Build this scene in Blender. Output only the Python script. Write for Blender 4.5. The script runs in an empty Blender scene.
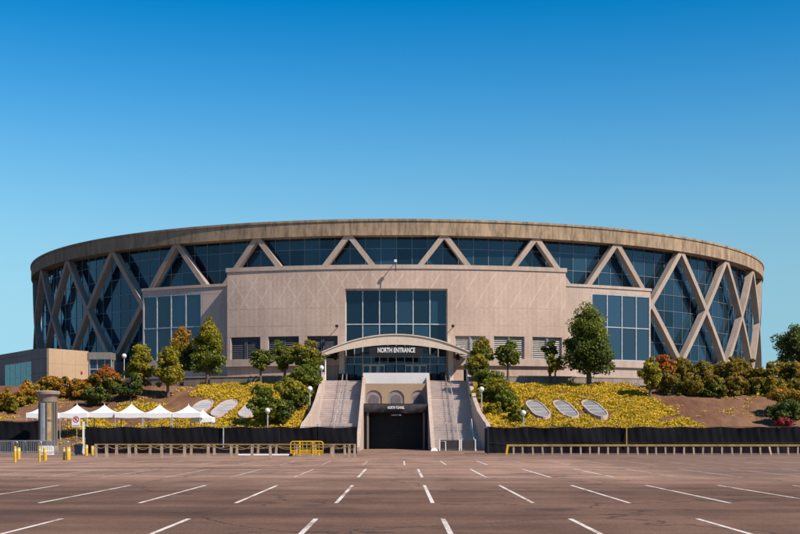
import bpy, bmesh, math, random
import numpy as np
from math import sin, cos, tan, pi, radians as R, sqrt, atan2, asin, degrees
from mathutils import Vector, Matrix

# ------------------------------------------------------------------ camera, sky, sun, exposure
scene = bpy.context.scene
COL = scene.collection
FPX, HY, CAMZ = 1212.0, 433.5, 1.75            # focal length in photo pixels, horizon row, eye height
cam_data = bpy.data.cameras.new('camera')
cam = bpy.data.objects.new('camera', cam_data)
COL.objects.link(cam)
cam.location = (0, 0, CAMZ)
cam.rotation_euler = (R(90), 0, 0)
cam_data.sensor_width = 36.0
cam_data.lens = 36.0 * FPX / 800.0
cam_data.shift_y = (HY - 267.0) / 800.0
cam_data.clip_start = 0.5
cam_data.clip_end = 6000
scene.camera = cam

SUN_AZ, SUN_EL = 55.0, 45.0                    # degrees to the right of straight-behind-the-camera; elevation
world = bpy.data.worlds.new('World')
scene.world = world
world.use_nodes = True
wn, wl = world.node_tree.nodes, world.node_tree.links
wn.clear()
sky = wn.new('ShaderNodeTexSky')
sky.sky_type = 'NISHITA'
sky.sun_disc = False
sky.sun_elevation = R(SUN_EL)
sky.sun_rotation = R(180 - SUN_AZ)
sky.altitude = 0
sky.air_density = 1.0
sky.dust_density = 0.15
sky.ozone_density = 6.0
tc = wn.new('ShaderNodeTexCoord')
sep = wn.new('ShaderNodeSeparateXYZ'); comb = wn.new('ShaderNodeCombineXYZ')
zz = wn.new('ShaderNodeMath'); zz.operation = 'MULTIPLY'
zk = wn.new('ShaderNodeMath'); zk.operation = 'MULTIPLY'; zk.inputs[1].default_value = 2.0   # deeper blue with height
nrm = wn.new('ShaderNodeVectorMath'); nrm.operation = 'NORMALIZE'
hsv = wn.new('ShaderNodeHueSaturation')
hsv.inputs['Saturation'].default_value = 1.43
hsv.inputs['Hue'].default_value = 0.498
bg = wn.new('ShaderNodeBackground'); bg.inputs['Strength'].default_value = 0.085
wo = wn.new('ShaderNodeOutputWorld')
wl.new(tc.outputs['Generated'], sep.inputs[0])
wl.new(sep.outputs[2], zz.inputs[0]); wl.new(sep.outputs[2], zz.inputs[1]); wl.new(zz.outputs[0], zk.inputs[0])
wl.new(sep.outputs[0], comb.inputs[0]); wl.new(sep.outputs[1], comb.inputs[1])
z2 = wn.new('ShaderNodeMath'); z2.operation = 'MULTIPLY_ADD'; z2.inputs[2].default_value = 0.065 ** 2    # even haze-free band at the horizon
zr = wn.new('ShaderNodeMath'); zr.operation = 'SQRT'
wl.new(zk.outputs[0], z2.inputs[0]); wl.new(zk.outputs[0], z2.inputs[1]); wl.new(z2.outputs[0], zr.inputs[0])
wl.new(zr.outputs[0], comb.inputs[2])
wl.new(comb.outputs[0], nrm.inputs[0])
wl.new(nrm.outputs['Vector'], sky.inputs['Vector'])
wl.new(sky.outputs['Color'], hsv.inputs['Color'])
wl.new(hsv.outputs['Color'], bg.inputs['Color'])
wl.new(bg.outputs['Background'], wo.inputs['Surface'])

sun_data = bpy.data.lights.new('sun', 'SUN')
sun_data.energy = 4.9
sun_data.angle = R(0.53)
sun_data.color = (1.0, 0.88, 0.75)
sun = bpy.data.objects.new('sun', sun_data)
COL.objects.link(sun)
S2 = Vector((sin(R(SUN_AZ)) * cos(R(SUN_EL)), -cos(R(SUN_AZ)) * cos(R(SUN_EL)), sin(R(SUN_EL))))
sun.rotation_euler = S2.to_track_quat('Z', 'Y').to_euler()
sun.location = (60, -40, 80)

scene.view_settings.view_transform = 'Standard'
scene.view_settings.look = 'None'
scene.view_settings.gamma = 1.0
scene.view_settings.use_curve_mapping = False
scene.view_settings.exposure = 0.40
scene.render.engine = 'CYCLES'
scene.cycles.max_bounces = 8
scene.cycles.transparent_max_bounces = 16

random.seed(7)
RNG = np.random.default_rng(11)
CX, CY = -0.46, 222.0                          # centre of the round arena

def PX(px, d): return (px - 400.0) * d / FPX
def PZ(py, d): return CAMZ + (HY - py) * d / FPX

# ------------------------------------------------------------------ materials
def new_mat(name):
    m = bpy.data.materials.new(name); m.use_nodes = True
    nt = m.node_tree
    for n in list(nt.nodes): nt.nodes.remove(n)
    out = nt.nodes.new('ShaderNodeOutputMaterial')
    return m, nt, out

def math_node(nt, op, a, b=None, clamp=False):
    n = nt.nodes.new('ShaderNodeMath'); n.operation = op; n.use_clamp = clamp
    for i, v in enumerate((a, b)):
        if v is None: continue
        if isinstance(v, (int, float)): n.inputs[i].default_value = v
        else: nt.links.new(v, n.inputs[i])
    return n.outputs[0]

def noise(nt, scale, detail=4, vec=None, rough=0.55):
    n = nt.nodes.new('ShaderNodeTexNoise')
    n.inputs['Scale'].default_value = scale
    n.inputs['Detail'].default_value = detail
    n.inputs['Roughness'].default_value = rough
    if vec is not None: nt.links.new(vec, n.inputs['Vector'])
    return n.outputs['Fac']

def ramp(nt, fac, stops):
    n = nt.nodes.new('ShaderNodeValToRGB')
    els = n.color_ramp.elements
    while len(els) > 1: els.remove(els[-1])
    for i, (p, c) in enumerate(stops):
        e = els[0] if i == 0 else els.new(p)
        e.position = p
        e.color = (c, c, c, 1) if isinstance(c, (int, float)) else (*c, 1)
    nt.links.new(fac, n.inputs['Fac'])
    return n.outputs['Color']

def mixc(nt, fac, a, b, mode='MIX'):
    n = nt.nodes.new('ShaderNodeMix'); n.data_type = 'RGBA'; n.blend_type = mode
    for sock, v in ((n.inputs[0], fac), (n.inputs[6], a), (n.inputs[7], b)):
        if isinstance(v, (int, float)): sock.default_value = v
        elif isinstance(v, tuple): sock.default_value = (*v, 1)
        else: nt.links.new(v, sock)
    return n.outputs[2]

def pos(nt, scale=(1, 1, 1)):
    g = nt.nodes.new('ShaderNodeNewGeometry')
    m = nt.nodes.new('ShaderNodeMapping'); m.inputs['Scale'].default_value = scale
    nt.links.new(g.outputs['Position'], m.inputs['Vector'])
    return m.outputs['Vector']

def principled(nt, out, color, rough=0.8, metal=0.0, bump=None, bstr=0.3, bdist=0.02, spec=0.3):
    p = nt.nodes.new('ShaderNodeBsdfPrincipled')
    if isinstance(color, tuple): p.inputs['Base Color'].default_value = (*color, 1)
    else: nt.links.new(color, p.inputs['Base Color'])
    if isinstance(rough, (int, float)): p.inputs['Roughness'].default_value = rough
    else: nt.links.new(rough, p.inputs['Roughness'])
    p.inputs['Metallic'].default_value = metal
    p.inputs['Specular IOR Level'].default_value = spec
    if bump is not None:
        b = nt.nodes.new('ShaderNodeBump')
        b.inputs['Strength'].default_value = bstr
        b.inputs['Distance'].default_value = bdist
        nt.links.new(bump, b.inputs['Height'])
        nt.links.new(b.outputs['Normal'], p.inputs['Normal'])
    if out is not None: nt.links.new(p.outputs['BSDF'], out.inputs['Surface'])
    return p

def surf(name, c1, c2, scale=0.5, rough=0.85, stretch=(1, 1, 1), detail=5, metal=0.0, spec=0.3, bstr=0.25, lo=0.35, hi=0.65):
    m, nt, out = new_mat(name)
    v = pos(nt, stretch)
    f = noise(nt, scale, detail, v)
    c = ramp(nt, f, [(lo, c1), (hi, c2)])
    f2 = noise(nt, scale * 9, 3, v)
    c = mixc(nt, 0.35, c, ramp(nt, f2, [(0.3, 0.55), (0.7, 1.0)]), 'MULTIPLY')
    principled(nt, out, c, rough, metal, f2, bstr, 0.02, spec)
    return m

def concrete(name, base, dark, streak=0.5, shade_stain=False, zs=0.07):
    """cast concrete with rain streaks running down it"""
    m, nt, out = new_mat(name)
    v1 = pos(nt, (1.0, 1.0, zs))
    v2 = pos(nt)
    s = noise(nt, 1.1, 6, v1, 0.65)
    s2 = noise(nt, 3.5, 4, v1, 0.6)
    big = noise(nt, 0.09, 4, v2)
    fine = noise(nt, 5.0, 4, v2)
    k = math_node(nt, 'MULTIPLY', math_node(nt, 'ADD', math_node(nt, 'MULTIPLY', s, 0.65), math_node(nt, 'MULTIPLY', s2, 0.35)), 1.0)
    k = ramp(nt, k, [(0.40, 0.0), (0.66, 1.0)])
    k = math_node(nt, 'MULTIPLY', k, streak)
    if shade_stain:      # streaky stain growing toward the left, with that side's shade painted in
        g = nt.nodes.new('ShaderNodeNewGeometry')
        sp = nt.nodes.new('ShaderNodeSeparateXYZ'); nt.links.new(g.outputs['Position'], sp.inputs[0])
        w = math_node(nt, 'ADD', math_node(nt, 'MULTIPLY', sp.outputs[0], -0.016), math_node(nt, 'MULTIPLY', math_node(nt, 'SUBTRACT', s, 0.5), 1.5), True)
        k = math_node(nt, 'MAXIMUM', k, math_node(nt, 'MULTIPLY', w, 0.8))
    c = mixc(nt, k, base, dark)
    c = mixc(nt, 0.6, c, ramp(nt, big, [(0.3, 0.72), (0.7, 1.08)]), 'MULTIPLY')
    c = mixc(nt, 0.5, c, ramp(nt, fine, [(0.25, 0.72), (0.75, 1.05)]), 'MULTIPLY')
    principled(nt, out, c, 0.9, 0, fine, 0.25, 0.02, 0.25)
    return m

def wall_concrete(name):
    """entrance block: pinkish concrete with faint pale lattice marks on its upper panels"""
    m, nt, out = new_mat(name)
    g = nt.nodes.new('ShaderNodeNewGeometry')
    sp = nt.nodes.new('ShaderNodeSeparateXYZ'); nt.links.new(g.outputs['Position'], sp.inputs[0])
    dx = math_node(nt, 'SUBTRACT', sp.outputs[0], CX)
    dy = math_node(nt, 'SUBTRACT', CY, sp.outputs[1])
    u = math_node(nt, 'MULTIPLY', math_node(nt, 'ARCTAN2', dx, dy), 71.5)
    z = sp.outputs[2]
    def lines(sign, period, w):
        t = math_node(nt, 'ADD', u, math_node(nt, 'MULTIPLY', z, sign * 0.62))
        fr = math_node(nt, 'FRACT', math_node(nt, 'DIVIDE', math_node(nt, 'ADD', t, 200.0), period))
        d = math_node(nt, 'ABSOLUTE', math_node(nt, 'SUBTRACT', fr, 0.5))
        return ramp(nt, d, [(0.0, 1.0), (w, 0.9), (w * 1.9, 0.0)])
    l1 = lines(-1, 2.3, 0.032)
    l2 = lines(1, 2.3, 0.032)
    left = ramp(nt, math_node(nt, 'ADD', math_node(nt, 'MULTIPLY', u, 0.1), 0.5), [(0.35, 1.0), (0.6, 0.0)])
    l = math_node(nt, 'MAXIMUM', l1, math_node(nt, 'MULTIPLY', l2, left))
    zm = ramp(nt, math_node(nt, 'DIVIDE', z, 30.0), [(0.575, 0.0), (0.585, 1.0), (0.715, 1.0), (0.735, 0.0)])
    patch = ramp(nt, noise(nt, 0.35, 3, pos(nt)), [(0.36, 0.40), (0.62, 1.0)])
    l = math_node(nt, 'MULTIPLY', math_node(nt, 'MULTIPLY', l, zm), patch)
    v1 = pos(nt, (1.0, 1.0, 0.08)); v2 = pos(nt)
    s = ramp(nt, noise(nt, 1.2, 6, v1, 0.65), [(0.42, 0.0), (0.68, 1.0)])
    big = noise(nt, 0.13, 5, v2)
    fine = noise(nt, 3.0, 5, v2)
    c = mixc(nt, math_node(nt, 'MULTIPLY', s, 0.45), (0.58, 0.425, 0.345), (0.43, 0.30, 0.24))
    c = mixc(nt, 0.75, c, ramp(nt, big, [(0.3, 0.74), (0.68, 1.08)]), 'MULTIPLY')
    c = mixc(nt, 0.55, c, ramp(nt, fine, [(0.25, 0.72), (0.75, 1.06)]), 'MULTIPLY')
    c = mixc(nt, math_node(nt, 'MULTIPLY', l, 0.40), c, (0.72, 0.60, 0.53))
    rib = math_node(nt, 'SINE', math_node(nt, 'MULTIPLY', u, 2 * pi / 0.62))
    c = mixc(nt, 0.10, c, ramp(nt, math_node(nt, 'ADD', math_node(nt, 'MULTIPLY', rib, 0.5), 0.5), [(0.2, 0.35), (0.8, 1.0)]), 'MULTIPLY')
    principled(nt, out, c, 0.9, 0, fine, 0.2, 0.02, 0.25)
    return m

def glass_mat(name, tint, refl, ior=1.9, rough=0.03, boost=0.06, body=None, bodyfac=0.5):
    m, nt, out = new_mat(name)
    tr = nt.nodes.new('ShaderNodeBsdfTransparent'); tr.inputs['Color'].default_value = (*tint, 1)
    gl = nt.nodes.new('ShaderNodeBsdfGlossy'); gl.inputs['Color'].default_value = (*refl, 1)
    gl.inputs['Roughness'].default_value = rough
    fr = nt.nodes.new('ShaderNodeFresnel'); fr.inputs['IOR'].default_value = ior
    f = math_node(nt, 'ADD', fr.outputs[0], boost, True)
    bn = nt.nodes.new('ShaderNodeBump'); bn.inputs['Strength'].default_value = 0.03; bn.inputs['Distance'].default_value = 0.05
    nt.links.new(noise(nt, 0.6, 2, pos(nt)), bn.inputs['Height'])
    nt.links.new(bn.outputs['Normal'], gl.inputs['Normal'])
    under = tr.outputs[0]
    if body:        # tinted, slightly dusty pane; every pane a shade of its own
        oi = nt.nodes.new('ShaderNodeObjectInfo')
        df = nt.nodes.new('ShaderNodeBsdfDiffuse')
        nt.links.new(mixc(nt, oi.outputs['Random'], tuple(x * 0.35 for x in body), tuple(x * 1.75 for x in body)), df.inputs['Color'])
        m2 = nt.nodes.new('ShaderNodeMixShader'); m2.inputs[0].default_value = bodyfac
        nt.links.new(tr.outputs[0], m2.inputs[1]); nt.links.new(df.outputs[0], m2.inputs[2])
        under = m2.outputs[0]
    mx = nt.nodes.new('ShaderNodeMixShader')
    nt.links.new(f, mx.inputs[0]); nt.links.new(under, mx.inputs[1]); nt.links.new(gl.outputs[0], mx.inputs[2])
    nt.links.new(mx.outputs[0], out.inputs['Surface'])
    return m

def leaf_mat(name, stops, transl=0.42):
    m, nt, out = new_mat(name)
    g = nt.nodes.new('ShaderNodeNewGeometry')
    big = noise(nt, 0.9, 2, pos(nt))
    f = math_node(nt, 'ADD', math_node(nt, 'MULTIPLY', g.outputs['Random Per Island'], 0.6),
                  math_node(nt, 'MULTIPLY', ramp(nt, big, [(0.3, 0.0), (0.7, 1.0)]), 0.4))
    c = ramp(nt, f, stops)
    p = principled(nt, None, c, 0.55, 0, None, spec=0.35)
    t = nt.nodes.new('ShaderNodeBsdfTranslucent'); nt.links.new(c, t.inputs['Color'])
    mx = nt.nodes.new('ShaderNodeMixShader'); mx.inputs[0].default_value = transl
    nt.links.new(p.outputs[0], mx.inputs[1]); nt.links.new(t.outputs[0], mx.inputs[2])
    nt.links.new(mx.outputs[0], out.inputs['Surface'])
    return m

def plain(name, c, rough=0.6, metal=0.0, spec=0.3, var=0.25, scale=2.0):
    d = tuple(x * (1 - var) for x in c)
    return surf(name, d, c, scale, rough, metal=metal, spec=spec, bstr=0.1)

def asphalt_mat():
    m, nt, out = new_mat('asphalt')
    v = pos(nt); vs = pos(nt, (0.05, 0.32, 1)); vd = pos(nt, (0.5, 0.09, 1))
    fine = noise(nt, 22.0, 4, v, 0.7)
    mid = noise(nt, 0.55, 6, v, 0.6)
    big = noise(nt, 0.045, 5, v, 0.6)
    streak = noise(nt, 1.0, 5, vs, 0.6)
    drive = noise(nt, 0.8, 4, vd, 0.6)
    g0 = nt.nodes.new('ShaderNodeNewGeometry')
    s0 = nt.nodes.new('ShaderNodeSeparateXYZ'); nt.links.new(g0.outputs['Position'], s0.inputs[0])
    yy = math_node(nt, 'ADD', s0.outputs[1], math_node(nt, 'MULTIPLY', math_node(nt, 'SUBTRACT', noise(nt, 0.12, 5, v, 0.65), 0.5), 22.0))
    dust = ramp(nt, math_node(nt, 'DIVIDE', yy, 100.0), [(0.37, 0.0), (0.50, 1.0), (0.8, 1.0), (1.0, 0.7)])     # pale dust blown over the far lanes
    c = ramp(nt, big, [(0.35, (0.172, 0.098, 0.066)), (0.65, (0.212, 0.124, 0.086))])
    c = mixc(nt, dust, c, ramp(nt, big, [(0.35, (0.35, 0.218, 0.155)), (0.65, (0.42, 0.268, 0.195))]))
    c = mixc(nt, 0.9, c, ramp(nt, streak, [(0.30, 0.55), (0.5, 0.95), (0.70, 1.28)]), 'MULTIPLY')
    c = mixc(nt, 0.6, c, ramp(nt, drive, [(0.35, 0.72), (0.6, 1.08)]), 'MULTIPLY')
    c = mixc(nt, 0.7, c, ramp(nt, mid, [(0.3, 0.68), (0.7, 1.12)]), 'MULTIPLY')
    c = mixc(nt, 0.85, c, ramp(nt, fine, [(0.25, 0.40), (0.75, 1.35)]), 'MULTIPLY')
    speck = noise(nt, 7.0, 3, v, 0.8)
    c = mixc(nt, 0.6, c, ramp(nt, speck, [(0.3, 0.6), (0.7, 1.25)]), 'MULTIPLY')
    tyre = noise(nt, 1.0, 3, pos(nt, (0.035, 1.6, 1)), 0.5)
    c = mixc(nt, 0.7, c, ramp(nt, tyre, [(0.30, 0.70), (0.42, 1.0)]), 'MULTIPLY')
    # sealed darker strip at the far right, with a slanting edge
    g = nt.nodes.new('ShaderNodeNewGeometry')
    sp = nt.nodes.new('ShaderNodeSeparateXYZ'); nt.links.new(g.outputs['Position'], sp.inputs[0])
    X, Y = sp.outputs[0], sp.outputs[1]
    wob = math_node(nt, 'MULTIPLY', noise(nt, 0.4, 3, v), 1.2)
    e = math_node(nt, 'ADD', math_node(nt, 'SUBTRACT', X, math_node(nt, 'MULTIPLY', math_node(nt, 'SUBTRACT', 92.0, Y), 0.02)), wob)
    e1 = ramp(nt, math_node(nt, 'MULTIPLY', math_node(nt, 'SUBTRACT', e, 11.0), 0.5), [(0.0, 0.0), (1.0, 1.0)])
    e2 = ramp(nt, math_node(nt, 'MULTIPLY', math_node(nt, 'SUBTRACT', math_node(nt, 'ADD', Y, wob), 47.0), 0.3), [(0.0, 0.0), (1.0, 1.0)])
    k = math_node(nt, 'MULTIPLY', math_node(nt, 'MULTIPLY', e1, e2), 0.5)
    c = mixc(nt, k, c, (0.13, 0.085, 0.068))
    # oil spots
    vo = nt.nodes.new('ShaderNodeTexVoronoi'); vo.inputs['Scale'].default_value = 0.21
    nt.links.new(v, vo.inputs['Vector'])
    spot = ramp(nt, math_node(nt, 'ADD', vo.outputs['Distance'], math_node(nt, 'MULTIPLY', mid, 0.22)), [(0.18, 0.9), (0.27, 0.0)])
    c = mixc(nt, math_node(nt, 'MULTIPLY', spot, 0.6), c, (0.03, 0.026, 0.026))
    # hairline cracks
    vc = nt.nodes.new('ShaderNodeTexVoronoi'); vc.feature = 'DISTANCE_TO_EDGE'; vc.inputs['Scale'].default_value = 0.13
    wv = nt.nodes.new('ShaderNodeVectorMath'); wv.operation = 'ADD'
    nt.links.new(v, wv.inputs[0])
    nn = nt.nodes.new('ShaderNodeTexNoise'); nn.inputs['Scale'].default_value = 0.5; nn.inputs['Detail'].default_value = 6
    nt.links.new(v, nn.inputs['Vector'])
    sc = nt.nodes.new('ShaderNodeVectorMath'); sc.operation = 'SCALE'; sc.inputs[3].default_value = 3.0
    nt.links.new(nn.outputs['Color'], sc.inputs[0]); nt.links.new(sc.outputs[0], wv.inputs[1])
    nt.links.new(wv.outputs[0], vc.inputs['Vector'])
    cr = ramp(nt, vc.outputs['Distance'], [(0.0, 1.0), (0.009, 0.0)])
    c = mixc(nt, math_node(nt, 'MULTIPLY', cr, 0.8), c, (0.03, 0.026, 0.025))
    principled(nt, out, c, ramp(nt, mid, [(0.3, 0.82), (0.7, 0.95)]), 0, fine, 0.5, 0.02, 0.15)
    return m

def soil_mat():
    m, nt, out = new_mat('soil')
    v = pos(nt); vs = pos(nt, (1, 0.3, 0.3))
    big = noise(nt, 0.12, 4, v); mid = noise(nt, 1.1, 6, vs, 0.65); fine = noise(nt, 8, 4, v)
    c = ramp(nt, big, [(0.35, (0.17, 0.085, 0.050)), (0.65, (0.25, 0.135, 0.080))])
    c = mixc(nt, 0.7, c, ramp(nt, mid, [(0.3, 0.5), (0.7, 1.15)]), 'MULTIPLY')
    c = mixc(nt, 0.5, c, ramp(nt, fine, [(0.3, 0.6), (0.7, 1.1)]), 'MULTIPLY')
    principled(nt, out, c, 0.95, 0, mid, 0.8, 0.15, 0.1)
    return m

def paint_mat(name, col):
    """worn road paint: thin spots let the asphalt through"""
    m, nt, out = new_mat(name)
    v = pos(nt)
    w = noise(nt, 9.0, 6, v, 0.75); b = noise(nt, 0.5, 3, v)
    k = ramp(nt, math_node(nt, 'ADD', math_node(nt, 'MULTIPLY', w, 0.6), math_node(nt, 'MULTIPLY', b, 0.4)), [(0.42, 0.0), (0.50, 1.0)])
    c = mixc(nt, k, (0.27, 0.17, 0.125), col)
    principled(nt, out, c, 0.8, 0, w, 0.2, 0.01, 0.2)
    return m

M = {}
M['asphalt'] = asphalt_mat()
M['soil'] = soil_mat()
M['line'] = paint_mat('line_paint', (0.66, 0.61, 0.56))
M['line_old'] = paint_mat('old_line_paint', (0.50, 0.38, 0.32))
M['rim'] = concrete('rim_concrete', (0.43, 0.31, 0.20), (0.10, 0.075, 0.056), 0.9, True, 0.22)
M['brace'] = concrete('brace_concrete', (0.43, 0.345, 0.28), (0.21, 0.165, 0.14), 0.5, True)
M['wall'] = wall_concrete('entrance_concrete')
M['joint'] = plain('joint_filler', (0.60, 0.50, 0.42), 0.9)
M['conc'] = concrete('pale_concrete', (0.54, 0.425, 0.355), (0.30, 0.23, 0.18), 0.5)
M['conc_grey'] = concrete('grey_concrete', (0.33, 0.28, 0.25), (0.17, 0.14, 0.12), 0.7)
M['stair'] = concrete('stair_concrete', (0.70, 0.61, 0.57), (0.48, 0.41, 0.38), 0.6)
M['white_wall'] = concrete('white_painted_concrete', (0.74, 0.70, 0.68), (0.62, 0.58, 0.55), 0.35)
M['canopy'] = concrete('canopy_concrete', (0.70, 0.56, 0.44), (0.50, 0.39, 0.30), 0.35)
M['glass'] = glass_mat('curtain_glass', (0.20, 0.30, 0.38), (0.46, 0.66, 0.88), 1.6, 0.06, 0.0, (0.015, 0.042, 0.068), 0.6)
M['glass_clear'] = glass_mat('wing_glass', (0.42, 0.52, 0.60), (0.52, 0.70, 0.90), 1.7, 0.04, 0.02, (0.028, 0.058, 0.088), 0.4)
M['glass_teal'] = glass_mat('annex_glass', (0.35, 0.62, 0.55), (0.6, 0.9, 0.9), 1.6, 0.03, 0.02)
M['mullion'] = plain('mullion_metal', (0.20, 0.24, 0.28), 0.45, 0.3)
M['frame'] = plain('pale_frame_metal', (0.52, 0.54, 0.56), 0.45, 0.2)
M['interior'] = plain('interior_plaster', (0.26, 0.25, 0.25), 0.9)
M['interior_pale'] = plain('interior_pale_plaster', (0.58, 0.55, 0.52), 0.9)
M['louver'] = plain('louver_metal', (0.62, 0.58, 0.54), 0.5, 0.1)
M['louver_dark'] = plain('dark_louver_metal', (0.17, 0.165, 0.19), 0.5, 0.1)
M['black'] = plain('black_paint', (0.018, 0.018, 0.021), 0.55)
M['screen'] = surf('black_screen_cloth', (0.007, 0.007, 0.010), (0.012, 0.012, 0.016), 0.8, 0.9, (1, 1, 0.4), spec=0.1)
M['door'] = plain('roller_door_paint', (0.022, 0.022, 0.025), 0.6)
M['tarp'] = plain('tarp_cloth', (0.045, 0.038, 0.042), 0.8)
M['white'] = plain('white_paint', (0.80, 0.79, 0.77), 0.5, var=0.1)
M['tent'] = plain('tent_fabric', (0.82, 0.82, 0.83), 0.8, var=0.06)
M['arch_wall'] = concrete('tan_arch_stucco', (0.42, 0.29, 0.19), (0.32, 0.22, 0.145), 0.4)
M['arch_fill'] = plain('arch_fill_grey', (0.33, 0.27, 0.265), 0.8)
M['arch_dark'] = plain('arch_inset_grey', (0.17, 0.14, 0.145), 0.8)
M['steel'] = plain('galvanised_steel', (0.42, 0.43, 0.45), 0.4, 0.6)
M['rail'] = plain('rail_metal', (0.60, 0.58, 0.57), 0.45, 0.2)
M['yellow'] = plain('yellow_paint', (0.72, 0.42, 0.015), 0.5, var=0.2)
M['ochre'] = plain('ochre_paint', (0.42, 0.26, 0.075), 0.7, var=0.35)
M['wood'] = surf('weathered_wood', (0.27, 0.205, 0.155), (0.46, 0.365, 0.285), 3.0, 0.9, (3, 3, 0.5))
M['rope'] = plain('yellow_rope', (0.28, 0.185, 0.09), 0.9)
M['tan'] = concrete('tan_stucco', (0.45, 0.32, 0.21), (0.36, 0.255, 0.165), 0.35)
M['dark_conc'] = concrete('weathered_concrete', (0.24, 0.22, 0.205), (0.12, 0.105, 0.095), 0.5)
M['kiosk'] = surf('kiosk_metal', (0.13, 0.10, 0.08), (0.25, 0.21, 0.17), 1.2, 0.35, (2, 2, 0.25), metal=0.5)
M['kiosk_cap'] = concrete('kiosk_cap_concrete', (0.36, 0.28, 0.23), (0.20, 0.155, 0.125), 0.6)
M['poster'] = surf('faded_poster', (0.28, 0.16, 0.05), (0.42, 0.33, 0.20), 1.5, 0.7)
M['red'] = plain('red_paint', (0.55, 0.04, 0.03), 0.5)
M['blue'] = plain('blue_plastic', (0.015, 0.025, 0.055), 0.5)
M['globe'] = plain('lamp_globe', (0.80, 0.78, 0.74), 0.3, var=0.05)
M['oval_glass'] = surf('skylight_panel', (0.20, 0.195, 0.205), (0.29, 0.285, 0.295), 0.8, 0.35, spec=0.5)
M['oval_sky_sheen'] = surf('sky_sheen_skylight_panel', (0.40, 0.39, 0.40), (0.52, 0.51, 0.52), 0.8, 0.35, spec=0.5)  # sky reflection on the left-bank panels, painted in as a paler colour
M['bark'] = surf('bark', (0.10, 0.07, 0.05), (0.20, 0.15, 0.11), 3.0, 0.95, (2, 2, 0.4))
M['roof'] = plain('roof_membrane', (0.35, 0.33, 0.31), 0.9)
M['green'] = leaf_mat('green_leaves', [(0.0, (0.047, 0.081, 0.011)), (0.45, (0.128, 0.176, 0.019)), (0.8, (0.270, 0.270, 0.030)), (1.0, (0.432, 0.351, 0.041))])
M['deep'] = leaf_mat('deep_green_leaves', [(0.0, (0.026, 0.052, 0.013)), (0.5, (0.081, 0.120, 0.019)), (0.85, (0.182, 0.195, 0.029)), (1.0, (0.286, 0.260, 0.046))])
M['lime'] = leaf_mat('yellow_green_leaves', [(0.0, (0.094, 0.112, 0.010)), (0.4, (0.237, 0.225, 0.018)), (0.75, (0.425, 0.331, 0.025)), (1.0, (0.625, 0.413, 0.037))])
M['amber'] = leaf_mat('amber_leaves', [(0.0, (0.103, 0.092, 0.009)), (0.35, (0.299, 0.190, 0.016)), (0.7, (0.517, 0.241, 0.021)), (1.0, (0.667, 0.299, 0.029))])
M['rust'] = leaf_mat('rust_leaves', [(0.0, (0.110, 0.077, 0.011)), (0.3, (0.330, 0.132, 0.018)), (0.65, (0.550, 0.143, 0.028)), (1.0, (0.638, 0.275, 0.033))])
M['hedge'] = leaf_mat('bronze_green_leaves', [(0.0, (0.066, 0.071, 0.012)), (0.4, (0.199, 0.170, 0.022)), (0.72, (0.399, 0.280, 0.029)), (0.88, (0.501, 0.177, 0.041)), (1.0, (0.619, 0.384, 0.052))])
M['redleaf'] = leaf_mat('red_leaves', [(0.0, (0.12, 0.015, 0.018)), (0.5, (0.36, 0.04, 0.05)), (1.0, (0.60, 0.14, 0.13))])
M['cover'] = leaf_mat('yellow_ground_cover', [(0.0, (0.14, 0.125, 0.010)), (0.3, (0.34, 0.255, 0.014)), (0.6, (0.60, 0.395, 0.018)), (1.0, (0.76, 0.50, 0.024))], 0.25)

# ------------------------------------------------------------------ mesh helpers
WLOC = {}

def tag(o, label, cat, group=None):
    o['label'] = label; o['category'] = cat
    if group: o['group'] = group
    return o

def thing(name, loc, label, cat, group=None):
    o = bpy.data.objects.new(name, None)
    o.empty_display_size = 0.3
    COL.objects.link(o); o.location = loc
    WLOC[o.name] = Vector(loc)
    return tag(o, label, cat, group)

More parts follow.
